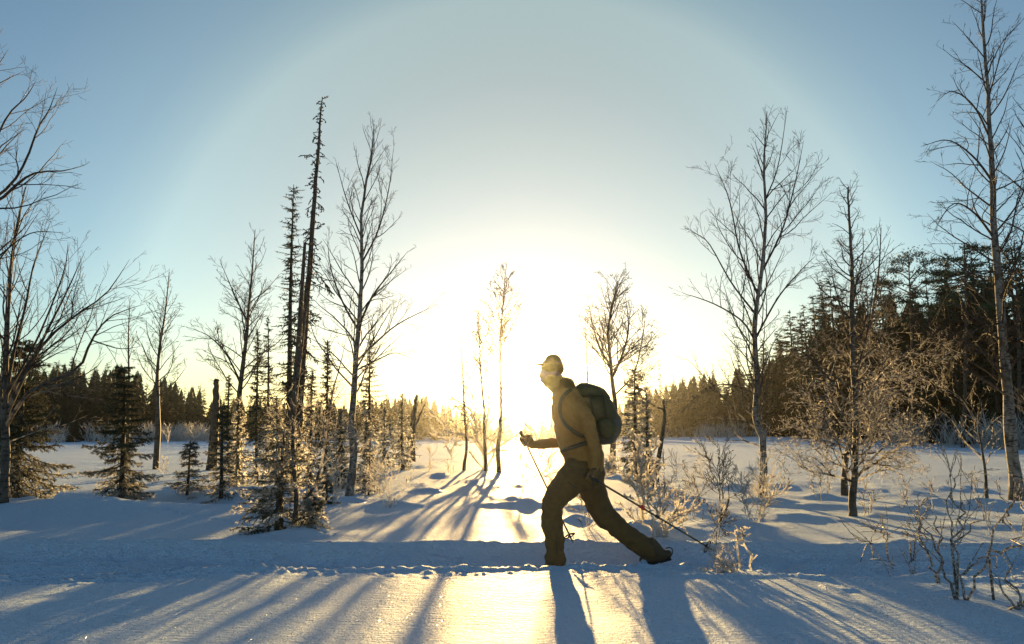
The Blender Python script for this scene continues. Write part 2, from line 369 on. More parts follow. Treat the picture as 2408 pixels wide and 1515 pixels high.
g = mb.build('snow_ground', M['snow']); g['kind'] = 'structure'

# ---------------------------------------------------------------- growing things
def nrmz(v): return v / (np.linalg.norm(v) + 1e-12)
def perp(d, rng):
    a = np.array([rng.gauss(0, 1), rng.gauss(0, 1), rng.gauss(0, 1)]); a -= d * a.dot(d); return nrmz(a)
def branch_path(p, d, L, rng, wob=.12, up=.06, seg=7):
    P = [np.array(p, float)]; d = nrmz(np.array(d, float)); s = L / seg
    for i in range(seg):
        d = nrmz(d + np.array([rng.gauss(0, wob), rng.gauss(0, wob), rng.gauss(0, wob * .8) + up]))
        P.append(P[-1] + d * s)
    return np.array(P)
def grow(mb, P, r0, rmin, rng, level, K, mat=0, tmat=1):
    """a limb along P with side branches, twigs and twiglets"""
    n = len(P); t = np.linspace(0, 1, n)
    R = np.maximum(rmin, r0 * (1 - t) ** .8 + rmin * t)
    tube(mb, P, R, 5 if r0 > .012 else (4 if r0 > .006 else 3), mat if level == K['levels'] else tmat, cap=r0 > .006)
    if level <= 0: return
    seglen = np.linalg.norm(np.diff(P, axis=0), axis=1); L = seglen.sum()
    cnt = L * K['dens'] * (.62 if level == 3 else 1) * (2.4 if level == 1 else 1.0)
    cnt = int(cnt) + (rng.random() < cnt % 1)
    side = rng.choice((-1, 1))
    for i in range(cnt):
        s = K.get('start', .18) + (1 - K.get('start', .18)) * (i + rng.random() * .8) / max(cnt, 1)
        s = min(s, .985); f = s * (n - 1); a = int(f); f -= a
        p = P[a] * (1 - f) + P[a + 1] * f; d = nrmz(P[a + 1] - P[a])
        ang = math.radians(rng.gauss(K['ang'], 9)); side = -side
        q = perp(d, rng)
        if K.get('flat'): q = nrmz(np.cross(d, K['flat']) * side + q * .5)
        d2 = d * math.cos(ang) + q * math.sin(ang)
        l2 = L * rng.uniform(*K['ratio']) * (1.12 - s * .72)
        l2 = max(l2, K.get('lmin', .05))
        if l2 < K.get('cut', .03): continue
        rr = max(rmin, r0 * (1 - s) ** .8 * .6)
        sg = max(3, min(7, int(l2 / K.get('seg', .08))))
        grow(mb, branch_path(p, d2, l2, rng, K['wob'], K['up'], sg), rr, rmin, rng, level - 1, K, mat, tmat)
def pix_path(pts, n):
    """picture points (u, v, Y) -> smoothed places"""
    return smooth_path([tuple(at(u, v, y)) for u, v, y in pts], n)
BIRCH = dict(levels=3, dens=7.0, ang=38, ratio=(.32, .6), wob=.12, up=.05, start=.15, lmin=.06, cut=.04)
def deciduous(name, label, cat, trunk, r0, r1, nprim, t0, lenf, ang0=48, ang1=30, K=None, seed=1, tm='birch', bm='twig', limbs=(), group=None, single=False, rmin=None, azbias=None, base=None, upx=.05, droop=None, kink=.0):
    """trunk: picture points from the base up; limbs: explicit limbs as picture polylines with a radius"""
    rng = random.Random(seed); K = dict(BIRCH, **(K or {}))
    T = pix_path(trunk, 26)
    gz = hz(T[0, 0], T[0, 1]); T[0, 2] = gz - .06
    if T[1, 2] < gz - .03: T[1:4, 2] = np.linspace(gz, T[4, 2], 4)[:3]
    Y0 = T[0, 1]; rmin = rmin or max(.0013, .00019 * Y0)
    root = empty(name, (T[0, 0], T[0, 1], gz), label, cat, group)
    mb = MB(); tt = np.linspace(0, 1, len(T))
    R = r1 + (r0 - r1) * (1 - tt) ** .9; R[0] *= 1.25; R *= 1 + np.array([rng.gauss(0, .04) for _ in R])
    T2 = T + np.array([[rng.gauss(0, kink), rng.gauss(0, kink), 0] for _ in T]) * (tt > .03)[:, None]; T = T2
    tube(mb, T, R, 10 if Y0 < 14 else 6)
    mb.build('trunk', M[tm], root)
    allmb = MB(); kids = []
    for lp, lr, lk in limbs:
        lm = allmb if single else MB()
        P = pix_path(lp, 12 if len(lp) > 3 else 8)
        grow(lm, P, lr, rmin, rng, K['levels'], dict(K, **(lk or {})))
        if not single: kids.append(lm)
    az = rng.random() * 6.28
    for i in range(nprim):
        s = t0 + (1 - t0) * (i + rng.random() * .5) / nprim
        f = min(s, .995) * (len(T) - 1); a = int(f); f -= a
        p = T[a] * (1 - f) + T[min(a + 1, len(T) - 1)] * f; d = nrmz(T[min(a + 1, len(T) - 1)] - T[a])
        q_ = (s - t0) / (1 - t0)
        L = lenf(q_) * rng.uniform(.75, 1.2)
        az += 2.4 + rng.gauss(0, .35)
        h = np.array([math.cos(az), math.sin(az), 0])
        if azbias is not None: h = nrmz(h + np.array([azbias, 0, 0]))
        an = math.radians(ang0 + (ang1 - ang0) * q_ + rng.gauss(0, 6))
        dd = nrmz(d * math.cos(an) + h * math.sin(an))
        u_ = upx if droop is None else (droop if q_ < .3 else upx)
        P = branch_path(p, dd, L, rng, K['wob'] * .8, u_, 9)
        lm = allmb if single else MB()
        ri = (r1 + (r0 - r1) * (1 - s) ** .9)
        grow(lm, P, min(ri * .5, .004 + L * .0085), rmin, rng, K['levels'], K)
        if not single: kids.append(lm)
    if single: allmb.build('crown', [M['limb'], M[bm]], root)
    else:
        for lm in kids: lm.build('branch', [M['limb'], M[bm]], root)
    return root

def spruce_parts(x, y, z0, H, lean=(0, 0), rb=.06, R=1.0, nwh=16, per=5, t0=.08, seed=1, lod=2, gap=0., droopk=.5, tw=1.0, prof=None):
    """returns trunk MB, list of branch MBs (world coordinates)"""
    rng = random.Random(seed)
    tr = MB(); n = 9; tt = np.linspace(0, 1, n)
    T = np.stack([x + lean[0] * tt + .015 * H * .2 * np.sin(tt * 5 + seed), y + lean[1] * tt, z0 - .08 + (H + .08) * tt], 1)
    RT = rb * (1 - tt) ** .85 + .004 + .0002 * y
    tube(tr, T, RT, 8 if lod >= 2 else 5)
    out = []
    for w in range(nwh):
        s = t0 + (1 - t0) * (w / nwh) ** .92
        a0 = rng.random() * 6.28
        for b in range(per):
            if rng.random() < gap: continue
            ss = min(.985, s + rng.gauss(0, .5 / nwh)); f = ss * (n - 1); i = int(f); f -= i
            p = T[i] * (1 - f) + T[min(i + 1, n - 1)] * f
            pr = prof(ss) if prof else (1 - ss) ** .8
            L = R * pr * (rng.uniform(.35, 1.25) if lod >= 2 else rng.uniform(.55, 1.2)) + .03 * R + .02
            a = a0 + b * 6.283 / per + rng.gauss(0, .25)
            h = np.array([math.cos(a), math.sin(a), 0]); dz = .35 * ss - droopk * (1 - ss) + rng.gauss(0, .16)
            seg = 6 if lod >= 2 else 4
            P = [p]
            for k in range(seg):
                q = (k + 1) / seg
                slope = dz * (1.2 - q) + .28 * (q - .45)
                P.append(P[-1] + nrmz(h + np.array([rng.gauss(0, .05), rng.gauss(0, .05), slope])) * L / seg)
            P = np.array(P); mb = MB()
            rr = np.linspace(max(.004, .012 * L) + .0001 * y, .002 + .0001 * y, seg + 1)
            tube(mb, P, rr, 3, 1, cap=False)
            V = []; 
            def needles(Q, length, count, wid):
                for _ in range(count):
                    f2 = rng.random() * (len(Q) - 1.001); ii = int(f2); f2 -= ii
                    c = Q[ii] * (1 - f2) + Q[ii + 1] * f2; d = nrmz(Q[ii + 1] - Q[ii])
                    e = nrmz(d * .9 + perp(d, rng) * 1.0 + np.array([0, 0, .15])) * length * rng.uniform(.6, 1.2)
                    g_ = np.cross(e, perp(d, rng)); g_ = nrmz(g_) * wid
                    V.extend((c - g_, c + g_, c + e))
            if lod >= 2:
                ns = int(max(5, L * 24)); sd = 1
                for k in range(ns):
                    q = .15 + .85 * (k + rng.random() * .5) / ns; f2 = min(q, .999) * seg; ii = int(f2); f2 -= ii
                    c = P[ii] * (1 - f2) + P[ii + 1] * f2; d = nrmz(P[ii + 1] - P[ii]); sd = -sd
                    sv = nrmz(np.cross(d, [0, 0, 1])) * sd
                    e = nrmz(d * .75 + sv * .8 + np.array([0, 0, -.26 + rng.gauss(0, .22)]))
                    l2 = (.08 + .34 * L * (1.05 - q)) * rng.uniform(.6, 1.15)
                    Q = np.array([c, c + e * l2 * .5, c + nrmz(e + np.array([0, 0, -.1])) * l2])
                    tube(mb, Q, [.004, .003, .002], 3, 1, cap=False)
                    needles(Q, .034 * tw, int(8 + l2 * (170 if lod == 3 else 120)), .0048 * tw)
                needles(P, .032 * tw, int(L * 150), .0048 * tw)
            else:
                ns = int(max(5, L * (14 if lod == 1 else 8))); 
                for k in range(ns):
                    q = .1 + .9 * k / ns; f2 = min(q, .999) * seg; ii = int(f2); f2 -= ii
                    c = P[ii] * (1 - f2) + P[ii + 1] * f2; d = nrmz(P[ii + 1] - P[ii])
                    for sd in (-1, 1):
                        sv = nrmz(np.cross(d, [0, 0, 1])) * sd
                        l2 = (.045 + .40 * L * (1.05 - q)) * rng.uniform(.6, 1.2) * tw
                        e = nrmz(d * rng.uniform(.4, .9) + sv * rng.uniform(.3, .9) + np.array([0, 0, -.30 + rng.gauss(0, .22)])) * l2
                        g_ = nrmz(np.cross(e, perp(d, rng))) * l2 * .13
                        V.extend((c - g_, c + g_, c + e))
                    if rng.random() < .7:
                        l2 = (.06 + .12 * L) * rng.uniform(.6, 1.2) * tw
                        e = np.array([rng.gauss(0, .3), rng.gauss(0, .3), rng.choice((-1, -1, .7))]) * l2; g_ = nrmz(np.cross(e, h)) * l2 * .2
                        V.extend((c - g_, c + g_, c + e))
                e = nrmz(P[-1] - P[-2]) * .12 * L; g_ = nrmz(np.cross(e, [0, 0, 1])) * .02 * L
                V.extend((P[-1] - g_, P[-1] + g_, P[-1] + e))
            if V:
                V = np.array(V); mb.add(V, t=np.arange(len(V)).reshape(-1, 3), m=0)
            out.append(mb)
    return tr, out, T
def merge(mbs):
    o = MB()
    for m_ in mbs:
        k = o.n
        o.v += m_.v; o.q += [a + k for a in m_.q]; o.t += [a + k for a in m_.t]; o.qm += m_.qm; o.tm += m_.tm; o.n += m_.n
    return o
def spruce(name, label, ub, vb, Y, ut, vt, Rpx, group=None, needle='needle', trunk='bark', parts=False, cat='spruce', **k):
    """base pixel column ub at depth Y, top pixel ut, vt; Rpx: crown radius in display pixels"""
    b = at(ub, vb, Y); z0 = hz(b.x, Y); t = at(ut, vt, Y); H = t.z - z0
    lean = (t.x - b.x, 0)
    tr, br, T = spruce_parts(b.x, Y, z0, H, lean=lean, R=Rpx / FPX * Y, **k)
    root = empty(name, (b.x, Y, z0), label, cat, group)
    tr.build('trunk', M[trunk], root)
    if parts:
        for m_ in br: m_.build('branch', [M[needle], M[trunk]], root, smooth=False)
    else: merge(br).build('crown', [M[needle], M[trunk]], root, smooth=False)
    return root

# ---------------------------------------------------------------- the forest beyond the clearing
PROF = [(-200, 850), (0, 872), (60, 868), (120, 856), (150, 845), (175, 848), (215, 862), (270, 848), (300, 856), (330, 880), (370, 878), (410, 892), (460, 905), (500, 922), (560, 932),
        (640, 932), (700, 928), (760, 932), (850, 932), (940, 925), (1010, 925), (1040, 938), (1100, 945), (1150, 950), (1200, 962), (1300, 965), (1400, 952), (1480, 930), (1530, 900),
        (1600, 888), (1650, 868), (1700, 868), (1750, 830), (1790, 812), (1835, 770), (1880, 705), (1915, 690), (1955, 635), (1990, 655), (2050, 640), (2110, 650), (2160, 660), (2200, 622), (2260, 580),
        (2300, 590), (2350, 570), (2400, 566), (2650, 560)]
DEP = [(-200, 62), (0, 68), (500, 84), (1000, 95), (1560, 100), (1800, 82), (1900, 62), (2100, 50), (2400, 42), (2650, 38)]
def lerp(tab, u): return float(np.interp(u, [a for a, _ in tab], [b for _, b in tab]))
far_kinds = []
for i_ in range(7):
    thin = i_ in (1, 4)
    tr, br, _ = spruce_parts(0, 0, 0, 10, lean=((-.15, .1, 0, .2, -.1, 0, .1)[i_], 0), rb=.13, R=(1.5, .95, 1.75, 1.35, .8, 1.9, 1.2)[i_], nwh=(26, 24, 24, 28, 22, 22, 28)[i_], per=5, t0=.04, seed=40 + i_,
                             lod=1, gap=(0, .15, .05, 0, .3, .05, .1)[i_], droopk=.55, tw=1.35,
                             prof=(lambda s: .12 + .9 * (1 - s) ** (.75)) if not thin else (lambda s: .25 + .7 * (1 - s) ** .6))
    far_kinds.append((tr.mesh('far_trunk', M['bark']), merge(br).mesh('far_crown', [M['needle_far'], M['bark']], smooth=False), merge(br), tr))
rf = random.Random(77)
FAR_LABEL = {'left': 'dark spruce in the treeline beyond the clearing, left of the tall dead snag',
             'mid': 'low hazy spruce in the distant treeline near the bright sun',
             'right': 'dark spruce in the treeline beyond the clearing, right of the skier',
             'near': 'tall black-green spruce in the wood edge behind the big birch at right'}
LAND = [(-400, 'left picture edge'), (60, 'left-edge frosted spruce'), (293, 'low dark spruce'), (371, 'slight bare birch'), (509, 'thick broken snag pole'), (585, 'curved birch'), (757, 'dead spire'),
        (850, 'crooked pale birch'), (946, 'lone frosted spruce'), (1085, 'shortest slender birch'), (1180, 'tallest slender birch'), (1380, 'head of the skier'), (1550, 'crooked snag'), (1780, 'tall kinked birch'),
        (2005, 'round frosted tree'), (2142, 'flat-crowned pine'), (2305, 'frosted sapling'), (2357, 'big white birch')]
ORD = ['first', 'second', 'third', 'fourth', 'fifth', 'sixth', 'seventh', 'eighth', 'ninth', 'tenth', 'eleventh', 'twelfth']
_seen = {}
def far_label(u, row):
    nm = [b for a, b in LAND if a <= u][-1]; k = _seen.get((nm, row), 0); _seen[(nm, row)] = k + 1
    if row == 2: return None
    if k > 11: return None
    return ('front-row spruce of the far wood, %s right of the %s' if row == 0 else 'spruce top behind the far wood\'s front row, %s right of the %s') % (ORD[k], nm)
def far_spruce(u, Y, topv, kind=None, wide=1.0, label=None, cat='spruce', group=None):
    p = at(u, 1000, Y); z0 = hz(p.x, Y); H = max(2.5, at(u, topv, Y).z - z0)
    k = far_kinds[kind if kind is not None else rf.choice((0, 0, 1, 2, 3, 3, 4, 5, 6))]
    reg = 'left' if u < 560 else 'mid' if u < 1500 else 'right' if u < 1850 else 'near'
    root = empty('spruce_tree', (p.x, Y, z0), label or FAR_LABEL[reg], cat, group or ('spruces of the ' + {'left': 'left treeline', 'mid': 'distant middle treeline', 'right': 'right treeline', 'near': 'near wood edge at right'}[reg]))
    s = H / 10; root.scale = (s * wide, s * wide, s); root.rotation_euler.z = rf.uniform(-.5, .5) + rf.choice((0, math.pi))
    for nm, me in (('trunk', k[0]), ('crown', k[1])):
        o = bpy.data.objects.new(nm, me); COL.objects.link(o); o.parent = root
    return root
for row in range(3):
    u = -180 + row * 13
    while u < 2600:
        Y = lerp(DEP, u) * (1 + .07 * row) + rf.uniform(-1.5, 1.5)
        pv = lerp(PROF, u)
        if row == 0: pv += rf.uniform(8, 46) * (1 if u < 1800 else 2.2)
        else: pv += max(0, rf.gauss(6, 14)) * (1 if u < 1700 else 2) - (6 if rf.random() < .15 else 0)
        if 1120 < u < 1330: pv = max(pv, 962)
        far_spruce(u, Y, pv, wide=rf.uniform(.85, 1.25) * (1.1 if u > 1800 else 1.15), label=far_label(u, row))
        u += FPX / Y * rf.uniform(1.5, 2.9) * (1 if u > 1500 or u < 500 else 1.15) * (1.0 if row else .9)
# denser wood behind: nobody could count it
mb = MB()
for i_ in range(430):
    u = rf.uniform(-190, 2620); Y = lerp(DEP, u) * rf.uniform(1.18, 1.6); pv = lerp(PROF, u) + rf.uniform(8, 34) * (1 if u < 1700 else 3)
    if 1120 < u < 1340: pv = max(pv, 972)
    p = at(u, 1000, Y); z0 = hz(p.x, Y); H = min(12.2, max(2.5, at(u, pv, Y).z - z0)); R0 = H * rf.uniform(.16, .26)
    V = []; nr = 15
    for k in range(nr):
        s = k / nr; zr_ = z0 + H * (.03 + .97 * s); rr = R0 * (1 - s) ** .75 + .08
        a0 = rf.random() * 6.28
        for q in range(7):
            a = a0 + q * .8976 + rf.gauss(0, .15); L = rr * rf.uniform(.6, 1.25); w_ = rr * rf.uniform(.35, .6); zz = zr_ + rf.gauss(0, H * .02)
            e = np.array([math.cos(a), math.sin(a), 0]); t_ = np.array([-e[1], e[0], 0]); c = np.array([p.x, Y, zz])
            tip = c + e * L - np.array([0, 0, .35 * rr]); up_ = c + np.array([0, 0, H / nr * 1.5])
            V.extend((up_, tip + t_ * w_, tip - t_ * w_)); V.extend((c + e * L * .4, tip + e * .2 * L + t_ * w_ * .3, tip - np.array([0, 0, .35 * rr])))
    V = np.array(V); mb.add(V, t=np.arange(len(V)).reshape(-1, 3))
o = mb.build('far_wood', M['needle_far'], smooth=False); tagged(o, 'dense dark spruce wood filling the treeline behind the front rows', None, None, 'stuff')
# tall thin one at the left end of the right wood, and tree tops that stick out of the lines
far_spruce(1556, 96, 838, 4, .55, 'slim tall dead-looking spruce top standing out of the treeline just right of the skier', group=None)
for u, v, w in ((121, 842, .7), (152, 838, .8), (212, 858, .8), (165, 842, .6), (465, 898, .6), (1588, 880, .6), (1684, 855, .7), (1745, 806, .7), (2207, 600, .6)):
    far_spruce(u, lerp(DEP, u) * 1.02, v, rf.choice((1, 4, 6)), w)

def pine(ub, Y, ut, vt, crown, label, seed, r0=.12, dens=1.0, group=None):
    """bare-stemmed pine with flat needle clouds; crown: (u, v, r px) clumps"""
    rng = random.Random(seed); b = at(ub, 1020, Y); z0 = hz(b.x, Y); top = at(ut, vt, Y)
    root = empty('pine_tree', (b.x, Y, z0), label, 'pine', group)
    T = smooth_path([(b.x, Y, z0 - .1), ((b.x + top.x) / 2 + .12, Y, (z0 + top.z) / 2), tuple(top)], 10)
    mb = MB(); tube(mb, T, np.linspace(r0, .03, 10), 7); mb.build('trunk', M['bark'], root)
    mb = MB(); V = []
    for (u, v, rp) in crown:
        c = np.array(at(u, v, Y)); c[1] += rng.uniform(-1.0, 1.0); r = rp / FPX * Y
        zs = max(z0 + 1.5, c[2] - abs(c[0] - b.x) * .45 - .2); s = (zs - z0) / (top.z - z0); s = min(max(s, .2), .95); f = s * 9; i = int(f)
        p = T[i] + (T[min(i + 1, 9)] - T[i]) * (f - i)
        P = smooth_path([p, (p + c) / 2 + np.array([0, 0, .12]), c], 6); tube(mb, P, np.linspace(.045, .015, 6), 4, 1, cap=False)
        for _ in range(int(260 * dens)):
            w = np.array([rng.gauss(0, 1), rng.gauss(0, 1), rng.gauss(0, .38) + .1]); w *= rng.random() ** .4 / (np.linalg.norm(w) + 1e-9) * 1.0
            q = c + w * np.array([r, r, r * .9]) * rng.uniform(.6, 1.1)
            e = nrmz(np.array([rng.gauss(0, .7), rng.gauss(0, .7), .5])) * rng.uniform(.12, .24); g_ = nrmz(np.cross(e, perp(nrmz(e), rng))) * .035
            V.extend((q - g_, q + g_, q + e))
    V = np.array(V); mb.add(V, t=np.arange(len(V)).reshape(-1, 3)); mb.build('crown', [M['pine'], M['bark']], root, smooth=False)
pine(2142, 44, 2136, 600, [(2135, 608, 34), (2105, 622, 30), (2165, 625, 30), (2192, 648, 16), (2090, 645, 26), (2150, 650, 34), (2178, 668, 22), (2108, 665, 30), (2075, 668, 16), (2160, 690, 26), (2095, 700, 26), (2130, 712, 22), (2185, 715, 20), (2080, 735, 22), (2170, 742, 24), (2110, 760, 22)],
     'pine with flat round needle clouds on a bare stem, rising behind the round frosted tree', 3)
pine(2262, 40, 2268, 575, [(2268, 590, 22), (2290, 598, 22), (2245, 612, 26), (2300, 625, 26), (2262, 640, 30), (2230, 655, 24), (2310, 665, 24), (2275, 690, 34), (2240, 710, 28), (2300, 730, 28)],
     'dark ragged pine in the wood just left of the big white birch', 4, dens=.9)
pine(2392, 38, 2385, 570, [(2385, 585, 30), (2405, 610, 30), (2365, 625, 26), (2395, 655, 34), (2360, 670, 26), (2420, 700, 34), (2380, 720, 34)],
     'dark pine crown behind the big white birch at the right edge of the wood', 6, dens=.9)
# frosted low scrub along the foot of the wood
rs = random.Random(9); mb = MB()
for i_ in range(150):
    u = rs.choice((rs.uniform(1560, 1830), rs.uniform(340, 560), rs.uniform(60, 500), rs.uniform(2080, 2420), rs.uniform(620, 1000)))
    Y = lerp(DEP, u) * rs.uniform(.86, .93); p = at(u, 1015, Y); z0 = hz(p.x, Y)
    for k in range(11):
        d = nrmz(np.array([rs.gauss(0, .35), rs.gauss(0, .35), 1])); L = rs.uniform(.6, 2.2)
        P = branch_path((p.x + rs.gauss(0, .4), Y + rs.gauss(0, .4), z0), d, L, rs, .2, .02, 5)
        tube(mb, P, np.linspace(.022, .009, 6), 3, cap=False)
        for q in range(4):
            a = P[rs.randint(1, 4)]; tube(mb, branch_path(a, nrmz(d + perp(d, rs) * .8), L * .35, rs, .2, .02, 3), [.012, .010, .008, .006], 3, cap=False)
o = mb.build('forest_edge_scrub', M['hoar']); tagged(o, 'pale frosted scrub growing along the foot of the wood', None, None, 'stuff')

# ---------------------------------------------------------------- trees standing in the clearing
# right of the skier
deciduous('birch_tree', 'tall bare birch with a kinked trunk between the skier and the round frosted tree', 'birch',
          [(1793, 1168, 10.9), (1797, 1110, 10.9), (1793, 1040, 10.9), (1777, 985, 10.9), (1780, 900, 10.9), (1773, 800, 10.9), (1778, 720, 10.9), (1793, 620, 10.9), (1800, 500, 10.9), (1796, 400, 10.9), (1800, 330, 10.9), (1803, 262, 10.9)],
          .062, .006, 40, .22, lambda q: 1.28 * (1 - q) ** .75 + .22, 46, 24, K=dict(dens=7.6, ratio=(.3, .56), up=.045, wob=.11), seed=11, upx=.035,
          limbs=[([(1782, 930, 10.9), (1720, 905, 10.8), (1660, 915, 10.7), (1602, 968, 10.6)], .014, dict(up=-.02)),
                 ([(1790, 1050, 10.9), (1740, 1030, 10.8), (1700, 985, 10.7), (1640, 990, 10.6)], .013, dict(up=0)),
                 ([(1786, 985, 10.9), (1750, 960, 10.8), (1725, 900, 10.7), (1700, 955, 10.5)], .012, dict(up=-.03)),
                 ([(1775, 800, 10.9), (1745, 755, 10.8), (1690, 720, 10.7), (1640, 700, 10.6), (1605, 690, 10.5)], .018, None),
                 ([(1778, 740, 10.9), (1720, 665, 11), (1665, 570, 11.1), (1625, 545, 11.2)], .018, None),
                 ([(1785, 700, 10.9), (1740, 590, 10.9), (1715, 470, 10.9), (1680, 385, 10.9)], .02, None),
                 ([(1780, 790, 10.9), (1830, 700, 10.8), (1880, 640, 10.7), (1920, 600, 10.6)], .018, None),
                 ([(1792, 640, 10.9), (1840, 540, 11), (1870, 430, 11), (1890, 330, 11)], .02, None),
                 ([(1800, 470, 10.9), (1830, 390, 10.9), (1852, 250, 10.9)], .014, None)], kink=.006)
deciduous('birch_tree', 'low round frosted tree with one dark leader and a dense ball of twigs', 'birch',
          [(2005, 1215, 8.5), (2004, 1175, 8.5), (2010, 1110, 8.5), (2012, 1000, 8.5), (2006, 850, 8.5), (2003, 700, 8.5), (2004, 620, 8.5), (1997, 520, 8.5), (1994, 440, 8.5)],
          .048, .009, 66, .2, lambda q: 1.12 * max(0.04, 1 - q * 1.25) ** .6 + .10, 74, 44, K=dict(dens=13, ratio=(.34, .62), up=-.005, wob=.18, ang=48), seed=12, tm='birch_dark', bm='twig_frost', upx=.05, kink=.004,
          limbs=[([(2010, 1130, 8.5), (2050, 1080, 8.4), (2090, 1045, 8.3), (2150, 1020, 8.2)], .017, None),
                 ([(2004, 1150, 8.5), (1985, 1090, 8.5), (1960, 1010, 8.5), (1910, 960, 8.5)], .016, None),
                 ([(2010, 1060, 8.5), (2080, 1000, 8.5), (2150, 960, 8.5), (2205, 925, 8.5)], .018, None),
                 ([(2010, 1060, 8.5), (1950, 1020, 8.4), (1890, 1000, 8.3), (1835, 1010, 8.2)], .016, None),
                 ([(2010, 980, 8.5), (2070, 880, 8.5), (2140, 820, 8.6), (2200, 790, 8.7)], .017, None),
                 ([(2008, 960, 8.5), (1940, 880, 8.5), (1890, 830, 8.6), (1850, 820, 8.7)], .017, None),
                 ([(2006, 700, 8.5), (2020, 640, 8.5), (2030, 590, 8.5), (2028, 535, 8.5)], .009, dict(dens=3)),
                 ([(2008, 900, 8.5), (2040, 780, 8.6), (2050, 700, 8.7), (2060, 640, 8.8)], .012, None)])
deciduous('birch_tree', 'slim leaning birch half hidden behind the round frosted tree', 'birch',
          [(1984, 1138, 11.6), (1988, 1090, 11.6), (1998, 1030, 11.7), (2020, 900, 11.8), (2048, 760, 11.9), (2066, 640, 12), (2072, 535, 12)],
          .05, .006, 24, .35, lambda q: 1.05 * (1 - q) ** .7 + .2, 36, 22, K=dict(dens=6, up=.07), seed=13, tm='birch_dark', bm='twig')
deciduous('birch_tree', 'largest birch, white bark with black patches, at the right edge of the clearing', 'birch',
          [(2391, 1168, 10.6), (2386, 1110, 10.6), (2377, 1040, 10.6), (2372, 960, 10.6), (2366, 880, 10.6), (2357, 780, 10.6), (2348, 660, 10.6), (2338, 540, 10.6), (2335, 420, 10.6), (2327, 300, 10.6), (2318, 160, 10.6), (2308, 20, 10.6), (2304, -40, 10.6)],
          .10, .008, 62, .26, lambda q: 1.35 * (1 - q) ** .7 + .3, 60, 30, K=dict(dens=7.6, ratio=(.3, .55), up=.01, wob=.12), seed=14, upx=.02, droop=-.035, kink=.006,
          limbs=[([(2338, 560, 10.6), (2290, 500, 10.5), (2240, 480, 10.4), (2195, 545, 10.3)], .02, dict(up=-.03)),
                 ([(2336, 430, 10.6), (2290, 370, 10.6), (2230, 330, 10.6), (2165, 345, 10.6)], .02, dict(up=-.02)),
                 ([(2330, 330, 10.6), (2290, 250, 10.6), (2240, 215, 10.6), (2200, 240, 10.6)], .017, dict(up=-.02)),
                 ([(2345, 640, 10.6), (2300, 640, 10.5), (2240, 680, 10.4), (2190, 760, 10.3)], .017, dict(up=-.05)),
                 ([(2350, 760, 10.6), (2290, 780, 10.5), (2230, 850, 10.4), (2190, 935, 10.3)], .015, dict(up=-.06)),
                 ([(2348, 700, 10.6), (2385, 620, 10.5), (2430, 560, 10.4)], .016, None),
                 ([(2322, 240, 10.6), (2350, 140, 10.6), (2375, 60, 10.6)], .012, None)])
deciduous('birch_tree', 'dark bare birch whose trunk stands outside the right edge, only its branches reaching in', 'birch',
          [(2465, 1190, 9.8), (2462, 1000, 9.8), (2452, 800, 9.8), (2440, 560, 9.8), (2425, 380, 9.8), (2412, 230, 9.8)],
          .07, .008, 40, .2, lambda q: 1.05 * (1 - q) ** .7 + .3, 48, 30, K=dict(dens=5, up=.02), seed=15, tm='birch_dark', upx=.02)
deciduous('birch_sapling', 'frosted sapling with a fan of pale upright branches, left of the big white birch', 'sapling',
          [(2320, 1165, 10), (2317, 1110, 10), (2308, 1050, 10), (2300, 1000, 10), (2305, 940, 10)],
          .022, .006, 13, .3, lambda q: .62 * (1 - q * .4), 36, 26, K=dict(dens=6, up=.05, wob=.14), seed=16, tm='birch_dark', bm='twig_frost', upx=.06,
          limbs=[([(2306, 1070, 10), (2270, 1040, 10), (2235, 985, 10), (2190, 955, 10)], .010, None), ([(2302, 1010, 10), (2262, 940, 10), (2215, 905, 10), (2165, 850, 10)], .010, None)])

# behind the skier
deciduous('birch_tree', 'round-headed bare birch glowing in the low sun directly behind the backpack', 'birch',
          [(1440, 1112, 16.5), (1442, 1040, 16.5), (1447, 960, 16.5), (1440, 900, 16.5), (1436, 850, 16.5), (1430, 780, 16.5), (1440, 720, 16.5), (1452, 664, 16.5)],
          .075, .008, 34, .45, lambda q: 1.25 * (1 - q) ** .5 + .2, 50, 24, K=dict(dens=8, up=.04, wob=.15, ang=42), rmin=.0036, seed=17, tm='birch_dark', bm='twig_far', single=True, upx=.06,
          limbs=[([(1441, 885, 16.5), (1465, 830, 16.5), (1478, 770, 16.5), (1470, 690, 16.5)], .035, None), ([(1440, 870, 16.5), (1412, 820, 16.5), (1395, 770, 16.5), (1385, 720, 16.5)], .028, None),
                 ([(1445, 930, 16.5), (1490, 880, 16.5), (1510, 800, 16.5), (1518, 740, 16.5)], .022, None)])
spruce('spruce_tree', 'bushy frosted young spruce lit golden, just right of the backpack', 1495, 1090, 14.5, 1492, 868, 62, needle='needle_frost', rb=.06, nwh=24, per=6, t0=.12, seed=21, lod=1, droopk=.35, tw=.95,
       prof=lambda s: .35 + .75 * (1 - s) ** .7)
spruce('spruce_tree', 'smaller frosted spruce with drooping boughs beside the crooked snag, right of the skier', 1525, 1085, 13.5, 1518, 905, 44, needle='needle_frost', rb=.04, nwh=18, per=5, t0=.1, seed=22, lod=1, droopk=.5, tw=.9)
deciduous('dead_snag', 'crooked broken frosted snag right of the skier, just before the dark treeline', 'dead tree',
          [(1541, 1115, 12.5), (1552, 1060, 12.5), (1557, 1025, 12.5), (1563, 980, 12.5), (1560, 940, 12.5)], .045, .02, 7, .3, lambda q: .45, 70, 60, K=dict(dens=4, up=-.02), seed=23, tm='snagbark', bm='twig_frost')
